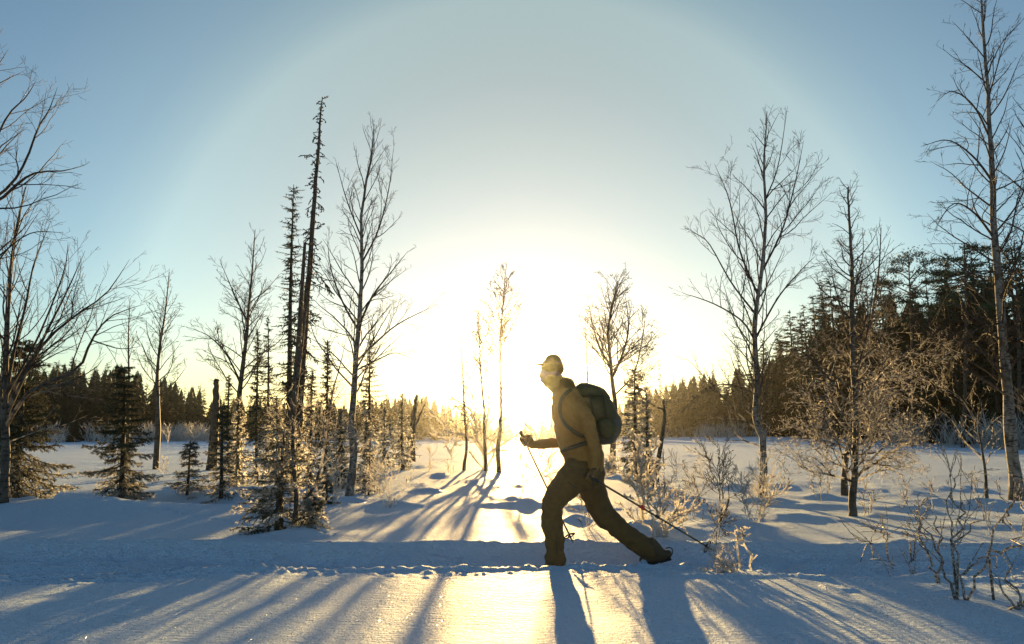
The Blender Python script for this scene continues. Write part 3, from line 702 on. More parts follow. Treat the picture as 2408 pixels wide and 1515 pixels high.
deciduous('birch_tree', 'very faint thin birch pole left of the round-headed birch', 'birch',
          [(1383, 1080, 22), (1382, 950, 22), (1380, 850, 22), (1376, 740, 22)], .035, .006, 12, .4, lambda q: .6 * (1 - q) + .15, 40, 30, K=dict(dens=4), seed=24, tm='birch_dark', bm='twig_far', single=True)
# three slender trunks in front of the sun
deciduous('birch_tree', 'leftmost and shortest of the three slender birches in a row left of the sun', 'birch',
          [(1091, 1096, 18.2), (1097, 1050, 18.2), (1092, 960, 18.2), (1088, 880, 18.2), (1083, 790, 18.2)], .044, .007, 26, .35, lambda q: .75 * (1 - q) + .18, 40, 28, K=dict(dens=6, up=.06), seed=25, tm='birch_dark', bm='twig_far', single=True)
deciduous('birch_tree', 'middle one of the three slender birches in a row left of the sun', 'birch',
          [(1143, 1103, 18), (1140, 1040, 18), (1138, 960, 18), (1130, 870, 18), (1128, 800, 18), (1122, 735, 18)], .05, .007, 30, .4, lambda q: .85 * (1 - q) + .22, 40, 26, K=dict(dens=8, up=.07), rmin=.005, seed=26, tm='birch_dark', bm='twig_far', single=True)
deciduous('birch_tree', 'tallest and rightmost of the three slender birches in a row left of the sun', 'birch',
          [(1174, 1106, 17.6), (1171, 1060, 17.6), (1177, 1000, 17.6), (1178, 900, 17.6), (1176, 800, 17.6), (1183, 720, 17.6), (1188, 640, 17.6)], .065, .007, 42, .42, lambda q: 1.0 * (1 - q) ** .6 + .25, 42, 24, K=dict(dens=8, up=.05), rmin=.005, seed=27, tm='birch_dark', bm='twig_far', single=True)

# the tall group left of the middle
deciduous('dead_snag', 'tallest tree, a dead spruce spire with stubby broken branches leaning slightly right', 'dead tree',
          [(690, 1120, 12.6), (700, 1000, 12.6), (710, 860, 12.6), (722, 700, 12.6), (733, 560, 12.6), (742, 430, 12.6), (751, 320, 12.6), (757, 228, 12.6)],
          .088, .009, 150, .16, lambda q: (.14 + .22 * math.sin(q * 40) ** 2) * (1.25 - q * .85), 92, 82, K=dict(levels=1, dens=16, ratio=(.15, .45), up=-.12, wob=.32, lmin=.03, cut=.02), seed=31, tm='snagbark', bm='bark', upx=-.10, rmin=.0075, kink=.004,
          limbs=[([(742, 372, 12.6), (725, 366, 12.6), (706, 366, 12.6)], .007, None), ([(727, 620, 12.6), (760, 660, 12.6), (780, 690, 12.6)], .008, None)])
deciduous('dead_snag', 'broken-topped grey stem close against the left side of the dead spire', 'dead tree',
          [(672, 1110, 12.2), (690, 960, 12.2), (703, 800, 12.2), (710, 680, 12.2), (717, 572, 12.2)], .066, .025, 60, .2, lambda q: .22 + .2 * math.sin(q * 31) ** 2, 90, 85, K=dict(levels=1, dens=8, ratio=(.2, .5), up=-.08, wob=.25, lmin=.03), seed=32, tm='snagbark', bm='bark', rmin=.0045, upx=-.06)
spruce('spruce_tree', 'tall narrow sparse spruce with a pointed top, left of the dead spire', 678, 1095, 14.2, 690, 434, 58, rb=.07, nwh=80, per=3, t0=.12, seed=33, lod=1, gap=.25, droopk=.75, tw=.85,
       prof=lambda s: .18 + .62 * (1 - s) ** .8 + .18 * math.sin(s * 57) ** 2, group=None)
deciduous('birch_tree', 'tall bare birch with a crooked pale trunk, right of the dead spire', 'birch',
          [(822, 1166, 10.9), (828, 1120, 10.9), (832, 1060, 10.9), (826, 1000, 10.9), (832, 930, 10.9), (836, 860, 10.9), (843, 780, 10.9), (848, 690, 10.9), (851, 600, 10.9), (850, 520, 10.9), (862, 430, 10.9), (875, 350, 10.9), (880, 292, 10.9)],
          .066, .006, 40, .33, lambda q: 1.15 * (1 - q) ** .7 + .2, 44, 24, K=dict(dens=7.6, up=.06, ratio=(.3, .55)), seed=34, upx=.05, kink=.006,
          limbs=[([(838, 850, 10.9), (890, 800, 10.8), (940, 760, 10.7), (1030, 715, 10.6)], .02, None), ([(840, 870, 10.9), (880, 850, 10.9), (930, 830, 10.9), (975, 850, 10.9)], .014, None),
                 ([(846, 760, 10.9), (880, 690, 10.9), (920, 640, 10.9), (960, 590, 10.9)], .02, None), ([(845, 780, 10.9), (810, 720, 10.9), (780, 640, 10.9), (770, 570, 10.9)], .02, None),
                 ([(850, 620, 10.9), (890, 540, 10.9), (915, 440, 10.9), (925, 350, 10.9)], .017, None), ([(850, 560, 10.9), (815, 470, 10.9), (790, 380, 10.9)], .014, None)])
deciduous('birch_tree', 'bare birch with a curved trunk and wide crown, left of the narrow sparse spruce', 'birch',
          [(559, 1075, 14.5), (562, 1010, 14.5), (562, 940, 14.5), (570, 870, 14.5), (580, 790, 14.5), (585, 720, 14.5), (593, 640, 14.5), (600, 540, 14.5)],
          .075, .007, 34, .3, lambda q: 1.25 * (1 - q) ** .7 + .2, 50, 26, K=dict(dens=7.6, up=.05), seed=35, tm='birch_dark', upx=.05,
          limbs=[([(566, 900, 14.5), (530, 830, 14.5), (490, 790, 14.5), (455, 775, 14.5)], .022, None), ([(582, 760, 14.5), (550, 690, 14.5), (520, 620, 14.5)], .02, None)])
deciduous('birch_tree', 'slight bare birch standing before the left treeline, right of the low dark spruce', 'birch',
          [(372, 1030, 19), (371, 950, 19), (370, 880, 19), (378, 800, 19), (388, 740, 19), (398, 640, 19)], .07, .008, 34, .28, lambda q: 1.05 * (1 - q) ** .7 + .2, 48, 26, K=dict(dens=6), seed=36, tm='birch_dark', bm='twig_far', single=True,
          limbs=[([(374, 930, 19), (410, 900, 19), (440, 860, 19)], .02, None)])
deciduous('birch_tree', 'thin straight birch pole behind the low dark spruce on the left', 'birch',
          [(303, 1030, 20), (303, 880, 20), (302, 790, 20), (306, 700, 20)], .04, .006, 24, .4, lambda q: .6 * (1 - q) + .15, 40, 28, K=dict(dens=4), seed=37, tm='birch_dark', bm='twig_far', single=True)
deciduous('rotten_stump', 'thick broken snag pole with a knobbly head, standing alone left of the group', 'dead tree',
          [(500, 1075, 19), (505, 1000, 19), (508, 940, 19), (509, 892, 19)], .14, .07, 9, .6, lambda q: .18, 100, 60, K=dict(levels=1, dens=3, up=0), seed=38, tm='snagbark', bm='bark', kink=.012)
deciduous('rotten_stump', 'two-pronged leaning snag at the far side of the clearing, left of the bushy frosted shrub', 'dead tree',
          [(968, 1035, 24), (972, 990, 24), (976, 950, 24), (979, 930, 24)], .14, .04, 3, .6, lambda q: .3, 60, 60, K=dict(levels=1, dens=3), seed=39, tm='snagbark', bm='bark', kink=.02,
          limbs=[([(970, 1020, 24), (988, 975, 24), (1002, 945, 24)], .06, dict(dens=1))])
GR = 'slim spruces crowded round the dead spire'
for (ub, vb, Y, ut, vt, R, lab, nd, sd, kw) in [
    (606, 1092, 15, 605, 775, 46, 'dark slim spruce between the curved birch and the narrow sparse spruce', 'needle', 41, dict(gap=.2)),
    (632, 1085, 16, 630, 745, 44, 'gappy tall spruce immediately left of the narrow sparse spruce', 'needle', 42, dict(gap=.3)),
    (765, 1110, 13, 771, 800, 46, 'dense dark spruce top between the dead spire and the crooked pale birch', 'needle', 43, dict(gap=.05)),
    (727, 1120, 13.6, 735, 870, 50, 'low frosted spruce in front of the dead spire group, on its right side', 'needle_frost', 44, dict()),
    (868, 1090, 14.5, 871, 795, 60, 'thin frosted spruce with long level boughs, right of the crooked pale birch', 'needle_frost', 45, dict(gap=.25)),
    (946, 1072, 19, 946, 925, 44, 'small frosted spruce on its own, far side of the clearing right of the group', 'needle_frost', 46, dict()),
    (905, 1070, 20, 903, 940, 36, 'hazy small spruce just left of the lone frosted spruce', 'needle_frost', 47, dict()),
    (562, 1100, 13.2, 560, 930, 42, 'short frosted spruce at the foot of the curved birch', 'needle_frost', 48, dict()),
    (655, 1105, 12.5, 650, 935, 62, 'broad frosted spruce at the foot of the narrow sparse spruce', 'needle_frost', 49, dict()),
    (800, 1115, 12.5, 800, 960, 54, 'low frosted spruce behind the forked sapling, left of the crooked pale birch', 'needle_frost', 50, dict()),
    (860, 1112, 11.6, 862, 985, 36, 'sparse frosted young spruce just right of the crooked pale birch trunk', 'needle_frost', 51, dict(gap=.15)),
    (540, 1060, 17, 538, 880, 36, 'faint spruce left of the curved birch trunk', 'needle', 52, dict(gap=.1))]:
    kw = dict(dict(rb=.035, nwh=44, per=3, t0=.06, lod=1, droopk=.45, tw=.95), **kw)
    spruce('spruce_tree', lab, ub, vb, Y, ut, vt, R * 1.2, needle=nd, seed=sd, group=None, **kw)
# low spruces nearer the camera
spruce('spruce_tree', 'low dark spruce with wide drooping skirts, alone on the snow left of the group', 290, 1160, 10.8, 293, 862, 92, rb=.04, nwh=46, per=4, t0=.02, seed=61, lod=2, droopk=.8, tw=1.25, gap=.12, parts=True,
       prof=lambda s: .12 + .95 * (1 - s) ** 1.0)
spruce('spruce_tree', 'dark frosted spruce cut by the left edge of the picture, low boughs on the snow', 35, 1170, 9.8, 62, 800, 118, rb=.045, nwh=48, per=4, t0=.02, seed=62, lod=2, droopk=.85, tw=1.25, gap=.12, parts=True,
       prof=lambda s: .12 + .95 * (1 - s) ** .9)
spruce('spruce_tree', 'small open young spruce on the snow, right of the low dark spruce', 442, 1135, 11.5, 449, 1035, 50, needle='needle', rb=.02, nwh=12, per=5, t0=.06, seed=63, lod=2, droopk=.2, parts=True)
spruce('spruce_tree', 'young spruce with a pointed top at the foot of the thick broken snag pole', 522, 1140, 11.2, 524, 955, 50, needle='needle', rb=.03, nwh=18, per=5, t0=.05, seed=64, lod=2, droopk=.4, parts=True)
spruce('spruce_tree', 'nearest spruce of the group, its bare lower boughs spread low over the snow', 655, 1250, 7.2, 668, 1010, 105, needle='needle_frost', rb=.045, nwh=20, per=6, t0=.03, seed=65, lod=3, droopk=.35, parts=True, gap=.3,
       prof=lambda s: .25 + .8 * (1 - s) ** .7)
spruce('spruce_tree', 'knee-high green spruce tuft right of the forked sapling base', 733, 1246, 7.1, 738, 1165, 38, needle='needle_frost', rb=.012, nwh=9, per=5, t0=.05, seed=66, lod=3, droopk=.1, parts=True)
spruce('spruce_tree', 'tiny spruce on a snow hummock behind the tuft, left of the crooked pale birch', 768, 1174, 9.6, 769, 1110, 26, needle='needle_frost', rb=.012, nwh=8, per=5, t0=.05, seed=67, lod=2, droopk=.4)
spruce('spruce_tree', 'slim frosted spruce sapling on the snow just right of the crooked pale birch base', 868, 1130, 11.2, 871, 1040, 30, needle='needle_frost', rb=.012, nwh=10, per=4, t0=.1, seed=68, lod=2, droopk=.2)
deciduous('birch_sapling', 'forked frosted sapling with two dark stems, in front of the dead spire group', 'sapling',
          [(690, 1245, 7.1), (697, 1180, 7.1), (690, 1080, 7.1), (690, 1000, 7.1), (700, 900, 7.1), (712, 800, 7.1), (722, 720, 7.1)],
          .026, .006, 30, .25, lambda q: .50 * (1 - q * .7), 44, 30, K=dict(dens=9, up=.02, wob=.17, ang=46), seed=71, tm='birch_dark', bm='twig_frost', upx=.03,
          limbs=[([(698, 1200, 7.1), (725, 1165, 7.1), (745, 1130, 7.1), (762, 1060, 7.1), (770, 990, 7.1), (785, 910, 7.1), (800, 860, 7.1), (815, 790, 7.1)], .019, dict(dens=10)),
                 ([(752, 1105, 7.1), (772, 1080, 7.1), (790, 1060, 7.1)], .008, None),
                 ([(690, 1040, 7.1), (660, 990, 7.1), (640, 940, 7.1), (632, 900, 7.1)], .009, None)])
# left edge: two big bare trees
BL = 'bare trees at the left edge'
deciduous('birch_tree', 'big bare tree whose trunk is outside the left edge, dark branches reaching in above', 'birch',
          [(-150, 1180, 6.6), (-155, 900, 6.6), (-140, 600, 6.6), (-120, 420, 6.6), (-110, 250, 6.6), (-90, 80, 6.6)],
          .09, .015, 26, .3, lambda q: .85 * (1 - q) ** .5 + .3, 50, 32, K=dict(dens=7, up=.05, wob=.13), seed=81, tm='birch_dark', upx=.05,
          limbs=[([(-130, 570, 6.6), (-60, 500, 6.5), (0, 470, 6.4), (50, 425, 6.35), (90, 405, 6.3), (150, 402, 6.3), (184, 392, 6.3)], .021, dict(dens=4, levels=2)),
                 ([(-60, 500, 6.5), (20, 440, 6.5), (60, 380, 6.5), (90, 300, 6.5), (115, 260, 6.5), (135, 205, 6.5)], .016, None),
                 ([(-110, 440, 6.6), (-30, 360, 6.6), (20, 270, 6.6), (60, 230, 6.6), (85, 190, 6.6)], .014, None),
                 ([(-110, 300, 6.6), (-60, 200, 6.6), (-10, 160, 6.6), (20, 115, 6.6)], .012, None),
                 ([(-60, 640, 6.6), (0, 600, 6.5), (50, 560, 6.5), (90, 545, 6.5), (150, 548, 6.5)], .012, None),
                 ([(-100, 700, 6.6), (-30, 640, 6.6), (30, 570, 6.6), (60, 500, 6.6), (110, 440, 6.6)], .012, None)])
deciduous('birch_tree', 'many-stemmed bare birch fanning up and right from the left edge', 'birch',
          [(8, 1165, 9.0), (14, 1060, 9.0), (10, 950, 9.0), (14, 840, 9.0), (20, 700, 9.0), (35, 560, 9.0), (60, 440, 9.0)],
          .06, .007, 30, .3, lambda q: .95 * (1 - q) ** .6 + .2, 36, 24, K=dict(dens=5.2, up=.05, wob=.11), seed=82, tm='birch_dark', upx=.05,
          limbs=[([(12, 1000, 9.0), (40, 900, 9.0), (110, 800, 9.0), (180, 740, 9.0), (250, 690, 9.0), (305, 610, 9.0)], .028, None),
                 ([(14, 980, 9.0), (60, 880, 9.0), (120, 760, 9.0), (160, 680, 9.0), (200, 590, 9.0)], .025, None),
                 ([(12, 960, 9.0), (30, 840, 9.0), (60, 720, 9.0), (80, 620, 9.0), (120, 520, 9.0)], .024, None),
                 ([(10, 1010, 9.0), (70, 920, 8.9), (180, 870, 8.8), (215, 800, 8.7), (260, 745, 8.6), (340, 715, 8.5)], .028, None),
                 ([(14, 930, 9.0), (60, 850, 9.0), (100, 770, 9.0), (150, 640, 9.0), (160, 570, 9.0)], .02, None),
                 ([(8, 990, 9.0), (-20, 850, 9.0), (-10, 700, 9.0), (10, 560, 9.0)], .022, None),
                 ([(215, 800, 8.7), (280, 820, 8.6), (330, 815, 8.5)], .009, None),
                 ([(20, 1040, 9.0), (100, 1010, 8.9), (150, 1000, 8.8), (210, 975, 8.7)], .009, dict(up=0))])

# ---------------------------------------------------------------- the skier, striding to the left in the trench
M['trousers'] = cloth('dark_flare_tinted_trouser_cloth', (.085, .052, .012), (.115, .07, .017), 22, .8, .3)  # cloth tone leans toward the yellow flare cast over the legs
M['jacket'] = cloth('flare_tinted_jacket_shell', (.22, .115, .02), (.28, .15, .028), 18, .7, .25)  # yellow of the lens-flare veil over the torso put into the cloth colour
M['cap'] = cloth('cap_cloth', (.26, .15, .04), (.32, .19, .05), 40, .9, .3)
M['pack_top'] = cloth('olive_pack_cloth', (.075, .062, .018), (.10, .085, .026), 30, .75, .35)
M['pack_low'] = cloth('grey_pack_cloth', (.11, .09, .06), (.14, .115, .08), 30, .75, .35)
M['strap'] = cloth('black_webbing', (.04, .03, .015), (.055, .045, .02), 60, .7, .4)
M['glove'] = cloth('glove_leather', (.12, .07, .02), (.16, .1, .03), 50, .7, .3)
M['boot'] = cloth('boot_leather', (.05, .03, .01), (.07, .045, .015), 40, .6, .4)
M['skin'] = cloth('skin', (.22, .125, .085), (.27, .16, .11), 20, .55, .1)
M['pole'] = cloth('pole_shaft', (.05, .045, .03), (.07, .06, .045), 30, .35, .0)
M['red'] = cloth('red_clamp', (.5, .03, .015), (.6, .04, .02), 30, .45, .0)
M['rubber'] = cloth('black_rubber', (.02, .02, .02), (.03, .03, .03), 50, .6, .2)
KF = 2408 / 2560
def F(u, v, Y): return np.array(at(u * KF, v * KF, Y))
def chain(mb, pts, seg=5, k=20):
    """pts: full-size picture u, v, depth Y, half width in picture px, half depth in m -> closed rounded tube"""
    P = []
    for u, v, Y, rw, rd in pts:
        p = F(u, v, Y); P.append((*p, rw / (FPX / KF) * Y, rd))
    S = smooth_path(P, (len(P) - 1) * seg + 1)
    C = S[:, :3]; T = np.gradient(C, axis=0); T /= np.linalg.norm(T, axis=1)[:, None]
    yv = np.array([0, 1., 0]); B = yv - T * (T @ yv)[:, None]; B /= np.linalg.norm(B, axis=1)[:, None]
    A = np.cross(B, T)
    rings = []; rad = []
    def ring(c, a, b, ra, rb): rings.append(c + a * _RING[k][:, :1] * ra + b * _RING[k][:, 1:] * rb)
    for e, sg in ((0, -1), (len(C) - 1, 1)):
        caps = []
        for q in (15, 35, 55, 75, 88):
            ph = math.radians(q); rr = min(S[e, 3], S[e, 4])
            caps.append((C[e] + T[e] * sg * rr * math.sin(ph), math.cos(ph)))
        if sg < 0:
            for c, s in reversed(caps): ring(c, A[e], B[e], S[e, 3] * s, S[e, 4] * s)
            for i in range(len(C)): ring(C[i], A[i], B[i], S[i, 3], S[i, 4])
        else:
            for c, s in caps: ring(c, A[e], B[e], S[e, 3] * s, S[e, 4] * s)
    n_ = len(rings); V = np.concatenate(rings)
    i = np.arange(n_ - 1)[:, None] * k; j = np.arange(k)[None, :]; j2 = (j + 1) % k
    Q = np.stack([i + j, i + j2, i + k + j2, i + k + j], -1).reshape(-1, 4)
    base = len(V); V = np.concatenate([V, [rings[0].mean(0), rings[-1].mean(0)]]); jj = np.arange(k)
    t = np.concatenate([np.stack([np.full(k, base), (jj + 1) % k, jj], 1), np.stack([np.full(k, base + 1), (n_ - 1) * k + jj, (n_ - 1) * k + (jj + 1) % k], 1)])
    mb.add(V, Q, t)
def fuse(mb, name, mat, parent, vox=.011, it=6, fold=0., fs=9., seed=0, post=None):
    """voxel-fuses the closed tubes to one continuous surface, then adds cloth folds"""
    me = mb.mesh('tmp', mat, parent_world(parent)); tmp = bpy.data.objects.new('tmp', me); COL.objects.link(tmp)
    r = tmp.modifiers.new('r', 'REMESH'); r.mode = 'VOXEL'; r.voxel_size = vox; r.use_smooth_shade = True
    s = tmp.modifiers.new('s', 'SMOOTH'); s.iterations = it; s.factor = .5
    dg = bpy.context.evaluated_depsgraph_get(); out = bpy.data.meshes.new_from_object(tmp.evaluated_get(dg))
    bpy.data.objects.remove(tmp)
    if fold:
        nn = len(out.vertices); co = np.empty(nn * 3); no = np.empty(nn * 3)
        out.vertices.foreach_get('co', co); out.vertices.foreach_get('normal', no); co = co.reshape(-1, 3); no = no.reshape(-1, 3)
        d = np.array([mnoise.noise(Vector((c[0] * fs + seed, c[1] * fs * .6, c[2] * fs * 1.7))) + .5 * mnoise.noise(Vector((c[0] * fs * 2.3, c[1] * fs * 2 + seed, c[2] * fs * 3.4 + c[0] * 6))) for c in co])
        co += no * (fold * d)[:, None]; out.vertices.foreach_set('co', co.ravel())
    out.name = name; out.materials.clear(); out.materials.append(mat)
    for p in out.polygons: p.use_smooth = True
    o = bpy.data.objects.new(name, out); COL.objects.link(o); o.parent = parent
    return o
YP = 5.85
foot = F(1440, 1400, YP)
person = empty('person', (foot[0], YP, hz(foot[0], YP)), 'skier in peaked cap and flare-tinted jacket striding left in the trench, poles in hand', 'person')
# body: one continuous figure, mostly under the clothes
b = MB()
chain(b, [(1461, 1172, YP, 40, .14), (1459, 1130, YP, 40, .13), (1443, 1090, YP, 42, .14), (1432, 1040, YP, 41, .15), (1421, 1005, YP, 37, .16), (1409, 975, YP, 24, .09), (1397, 958, YP, 15, .055)])
chain(b, [(1400, 962, YP, 15, .055), (1388, 948, YP, 19, .06), (1382, 930, YP, 26, .072), (1384, 912, YP, 25, .070)])          # neck and skull
chain(b, [(1368, 962, YP, 9, .03), (1367, 947, YP, 14, .048), (1367, 930, YP, 16, .058), (1370, 915, YP, 17, .06)])                # face and jaw
chain(b, [(1352, 930, YP, 2.5, .008), (1348.5, 941, YP, 3.6, .013), (1354, 944, YP, 3.0, .012)])                                  # nose
chain(b, [(1353, 950, YP, 3, .018), (1352.5, 955, YP, 3, .017)])                                                                  # lips
for s_ in (-1, 1): chain(b, [(1391, 926, YP + s_ * .073, 4.5, .008), (1390, 936, YP + s_ * .073, 3.5, .007)], 3, 10)                # ears
chain(b, [(1420, 996, YP + .13, 12, .04), (1432, 1042, YP + .19, 11, .034), (1436, 1090, YP + .195, 9, .032), (1400, 1103, YP + .17, 9.5, .034), (1345, 1115, YP + .14, 7, .026), (1318, 1110, YP + .13, 7, .02)])
chain(b, [(1426, 996, YP - .13, 12, .04), (1461, 1042, YP - .2, 11, .034), (1477, 1087, YP - .223, 9, .032), (1487, 1130, YP - .21, 9.5, .034), (1486, 1165, YP - .2, 7, .026), (1482, 1192, YP - .2, 7, .02)])
chain(b, [(1450, 1178, YP - .1, 34, .085), (1410, 1222, YP - .11, 27, .08), (1382, 1262, YP - .11, 20, .062), (1381, 1300, YP - .11, 19, .058), (1386, 1350, YP - .11, 15, .045), (1388, 1412, YP - .11, 13, .04), (1378, 1422, YP - .11, 10, .038)])
chain(b, [(1474, 1180, YP + .1, 32, .085), (1494, 1250, YP + .11, 24, .078), (1516, 1294, YP + .11, 21, .062), (1555, 1330, YP + .11, 18, .058), (1598, 1360, YP + .11, 15, .045), (1636, 1382, YP + .11, 13, .04), (1612, 1394, YP + .11, 8, .035)])
body = fuse(b, 'body', M['skin'], person, .010, 5)
# trousers
t_ = MB()
chain(t_, [(1461, 1140, YP, 43, .155), (1461, 1160, YP, 46, .165), (1462, 1185, YP, 45, .165)])
chain(t_, [(1450, 1175, YP - .09, 42, .10), (1428, 1200, YP - .1, 38, .105), (1404, 1226, YP - .11, 33.5, .10), (1381, 1260, YP - .11, 27.5, .082), (1380, 1284, YP - .11, 25.5, .078), (1381, 1312, YP - .11, 27, .08), (1386, 1345, YP - .11, 24, .075), (1387, 1370, YP - .11, 22.5, .072), (1388, 1392, YP - .11, 25.5, .078), (1388, 1412, YP - .11, 26, .078)])
chain(t_, [(1470, 1175, YP + .09, 40, .10), (1478, 1212, YP + .1, 34, .10), (1491, 1250, YP + .11, 30.5, .095), (1508, 1284, YP + .11, 28.5, .085), (1531, 1308, YP + .11, 25.5, .078), (1556, 1329, YP + .11, 23.5, .075), (1580, 1347, YP + .11, 25.5, .077), (1603, 1363, YP + .11, 25.5, .077), (1622, 1379, YP + .11, 23, .072)])
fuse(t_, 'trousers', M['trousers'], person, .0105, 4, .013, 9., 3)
# jacket
j_ = MB()
chain(j_, [(1461, 1174, YP, 46, .165), (1459, 1135, YP, 49, .17), (1443, 1095, YP, 51, .175), (1431, 1045, YP, 49, .185), (1421, 1010, YP, 45, .19), (1412, 982, YP, 34, .14), (1404, 962, YP, 21, .075)])
chain(j_, [(1424, 975, YP, 19, .10), (1422, 962, YP, 16, .085), (1412, 960, YP, 14, .07)])                                          # hood bunched at the nape
chain(j_, [(1420, 992, YP + .13, 24, .075), (1434, 1042, YP + .19, 20, .06), (1438, 1088, YP + .2, 17, .055), (1404, 1103, YP + .18, 13, .046), (1370, 1109, YP + .155, 12, .044), (1331, 1112, YP + .135, 11, .040)])
chain(j_, [(1426, 992, YP - .13, 24, .075), (1462, 1042, YP - .2, 20, .06), (1478, 1086, YP - .225, 17, .055), (1487, 1130, YP - .21, 13.5, .048), (1486, 1172, YP - .2, 12, .042)])
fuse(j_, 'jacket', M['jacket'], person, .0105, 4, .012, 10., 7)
c_ = MB()
chain(c_, [(1381, 921, YP, 30, .083), (1382, 912, YP, 28.5, .08), (1383, 904, YP, 22, .065)])
cap_o = fuse(c_, 'cap', M['cap'], person, .008, 4, .003, 12, 2)
c_ = MB()
chain(c_, [(1358, 913, YP, 3.2, .066), (1345, 911.5, YP, 2.3, .06), (1334, 914, YP, 1.6, .045)], 5, 18)
c_.build('cap_peak', M['cap'], cap_o)
c_ = MB(); tube(c_, [F(1386, 897, YP), F(1387.5, 891, YP), F(1386, 887, YP)], [.003, .003, .002], 6); c_.build('cap_tag', M['strap'], cap_o)
c_ = MB(); chain(c_, [(1395, 966, YP, 24, .078), (1388, 956, YP, 25, .072), (1380, 948, YP, 26, .072)]); fuse(c_, 'neck_warmer', M['cap'], person, .009, 3, .005, 14, 4)
# pocket flaps, hem cord and ankle zips that stand proud of the cloth
def strip(name, pts, r, mat, par, k=6):
    m_ = MB(); P = smooth_path([F(u, v, y) for u, v, y in pts], 14); tube(m_, P, [r] * 14, k); return m_.build(name, M[mat], par)
strip('thigh_pocket_flap', [(1418, 1204, YP - .205), (1430, 1214, YP - .207), (1442, 1222, YP - .20)], .006, 'strap', person)
strip('jacket_hem', [(1417, 1166, YP - .08), (1436, 1170, YP - .165), (1462, 1174, YP - .178), (1490, 1175, YP - .15), (1506, 1172, YP - .06)], .007, 'strap', person)
strip('sleeve_cuff', [(1477, 1170, YP - .215), (1486, 1173, YP - .245), (1496, 1171, YP - .215)], .006, 'strap', person)
strip('ankle_zip', [(1390, 1340, YP - .188), (1391, 1365, YP - .188), (1392, 1388, YP - .19)], .0035, 'strap', person)
# boots
for (pts, cuff, nm) in (([(1398, 1422, YP - .11, 16, .045), (1380, 1424, YP - .11, 14, .048), (1352, 1430, YP - .11, 10, .045), (1340, 1432, YP - .11, 8, .036)], [(1389, 1398, YP - .11, 22, .065), (1390, 1420, YP - .11, 18, .052)], 'front'),
                        ([(1668, 1386, YP + .11, 11, .040), (1650, 1392, YP + .11, 13.5, .046), (1625, 1396, YP + .11, 12, .046), (1606, 1401, YP + .11, 8.5, .040)], [(1622, 1366, YP + .11, 24, .070), (1644, 1384, YP + .11, 19, .055)], 'rear')):
    m_ = MB(); chain(m_, pts); chain(m_, cuff); bo = fuse(m_, 'boot', M['boot'], person, .009, 3, .004, 16, 5)
    dy = pts[0][2]
    m_ = MB()
    us = [p[0] for p in pts]; lo = max(p[1] + p[3] for p in pts)
    chain(m_, [(max(us) + 7, pts[0][1] + pts[0][3] + 1, dy, 3, .036), ((max(us) + min(us)) / 2, (pts[0][1] + pts[-1][1]) / 2 + 14, dy, 3, .044), (min(us) - 4, pts[-1][1] + pts[-1][3] + .5, dy, 3, .036)], 4, 14)
    m_.build('boot_sole', M['rubber'], bo)
    if nm == 'rear':
        m_ = MB(); tube(m_, smooth_path([F(1664, 1372, dy), F(1673, 1369, dy - .02), F(1681, 1374, dy - .02), F(1680, 1386, dy), F(1672, 1392, dy)], 12), [.0045] * 12, 6); m_.build('heel_strap', M['strap'], bo)
# gloves: palm plus five separate fingers closed round the grip
def glove(pc, ax, side, sc=1.0):
    """pc: grip centre, ax: pole axis (unit, pointing up), side: direction from which the wrist comes"""
    ax = nrmz(ax); s = nrmz(side - ax * side.dot(ax)); f = np.cross(ax, s)
    g = MB()
    def blob(P, R):
        P = np.array(P); Q = smooth_path([(*p, r) for p, r in zip(P, R)], 9); tube(g, Q[:, :3], Q[:, 3], 12)
    blob([pc + s * .075, pc + s * .048, pc + s * .030 + ax * .004], [.034, .036, .034])
    blob([pc + s * .034 + ax * .026, pc + s * .036 - ax * .028], [.026, .025])
    for i, (h_, r_) in enumerate(((.034, .0115), (.012, .012), (-.010, .0115), (-.031, .0100))):
        l_ = (1.0, 1.06, 1.0, .86)[i]
        blob([pc + ax * h_ + s * .034 + f * .010, pc + ax * h_ + s * .012 + f * .034 * l_, pc + ax * h_ - s * .022 * l_ + f * .022, pc + ax * h_ - s * .024 * l_ - f * .008], [r_ * 1.1, r_, r_, r_ * .85])
    blob([pc + ax * .03 + s * .046 - f * .014, pc + ax * .04 + s * .012 - f * .034, pc + ax * .036 - s * .020 - f * .016], [.016, .0135, .011])
    return g
p_up = F(1300, 1078, YP + .13); p_dn = F(1433, 1358, YP + .22)
ax1 = nrmz(p_up - p_dn); g1c = F(1311, 1103, YP + .133)
fuse(glove(g1c, ax1, F(1345, 1114, YP + .14) - g1c, 1), 'glove', M['glove'], person, .006, 2, .002, 20, 1)
q_up = F(1462, 1184, YP - .2); q_dn = F(1788, 1379, YP - .25)
ax2 = nrmz(q_up - q_dn); g2c = F(1480, 1194.8, YP - .2035)
fuse(glove(g2c, ax2, F(1486, 1150, YP - .2) - g2c, 1), 'glove', M['glove'], person, .006, 2, .002, 20, 4)

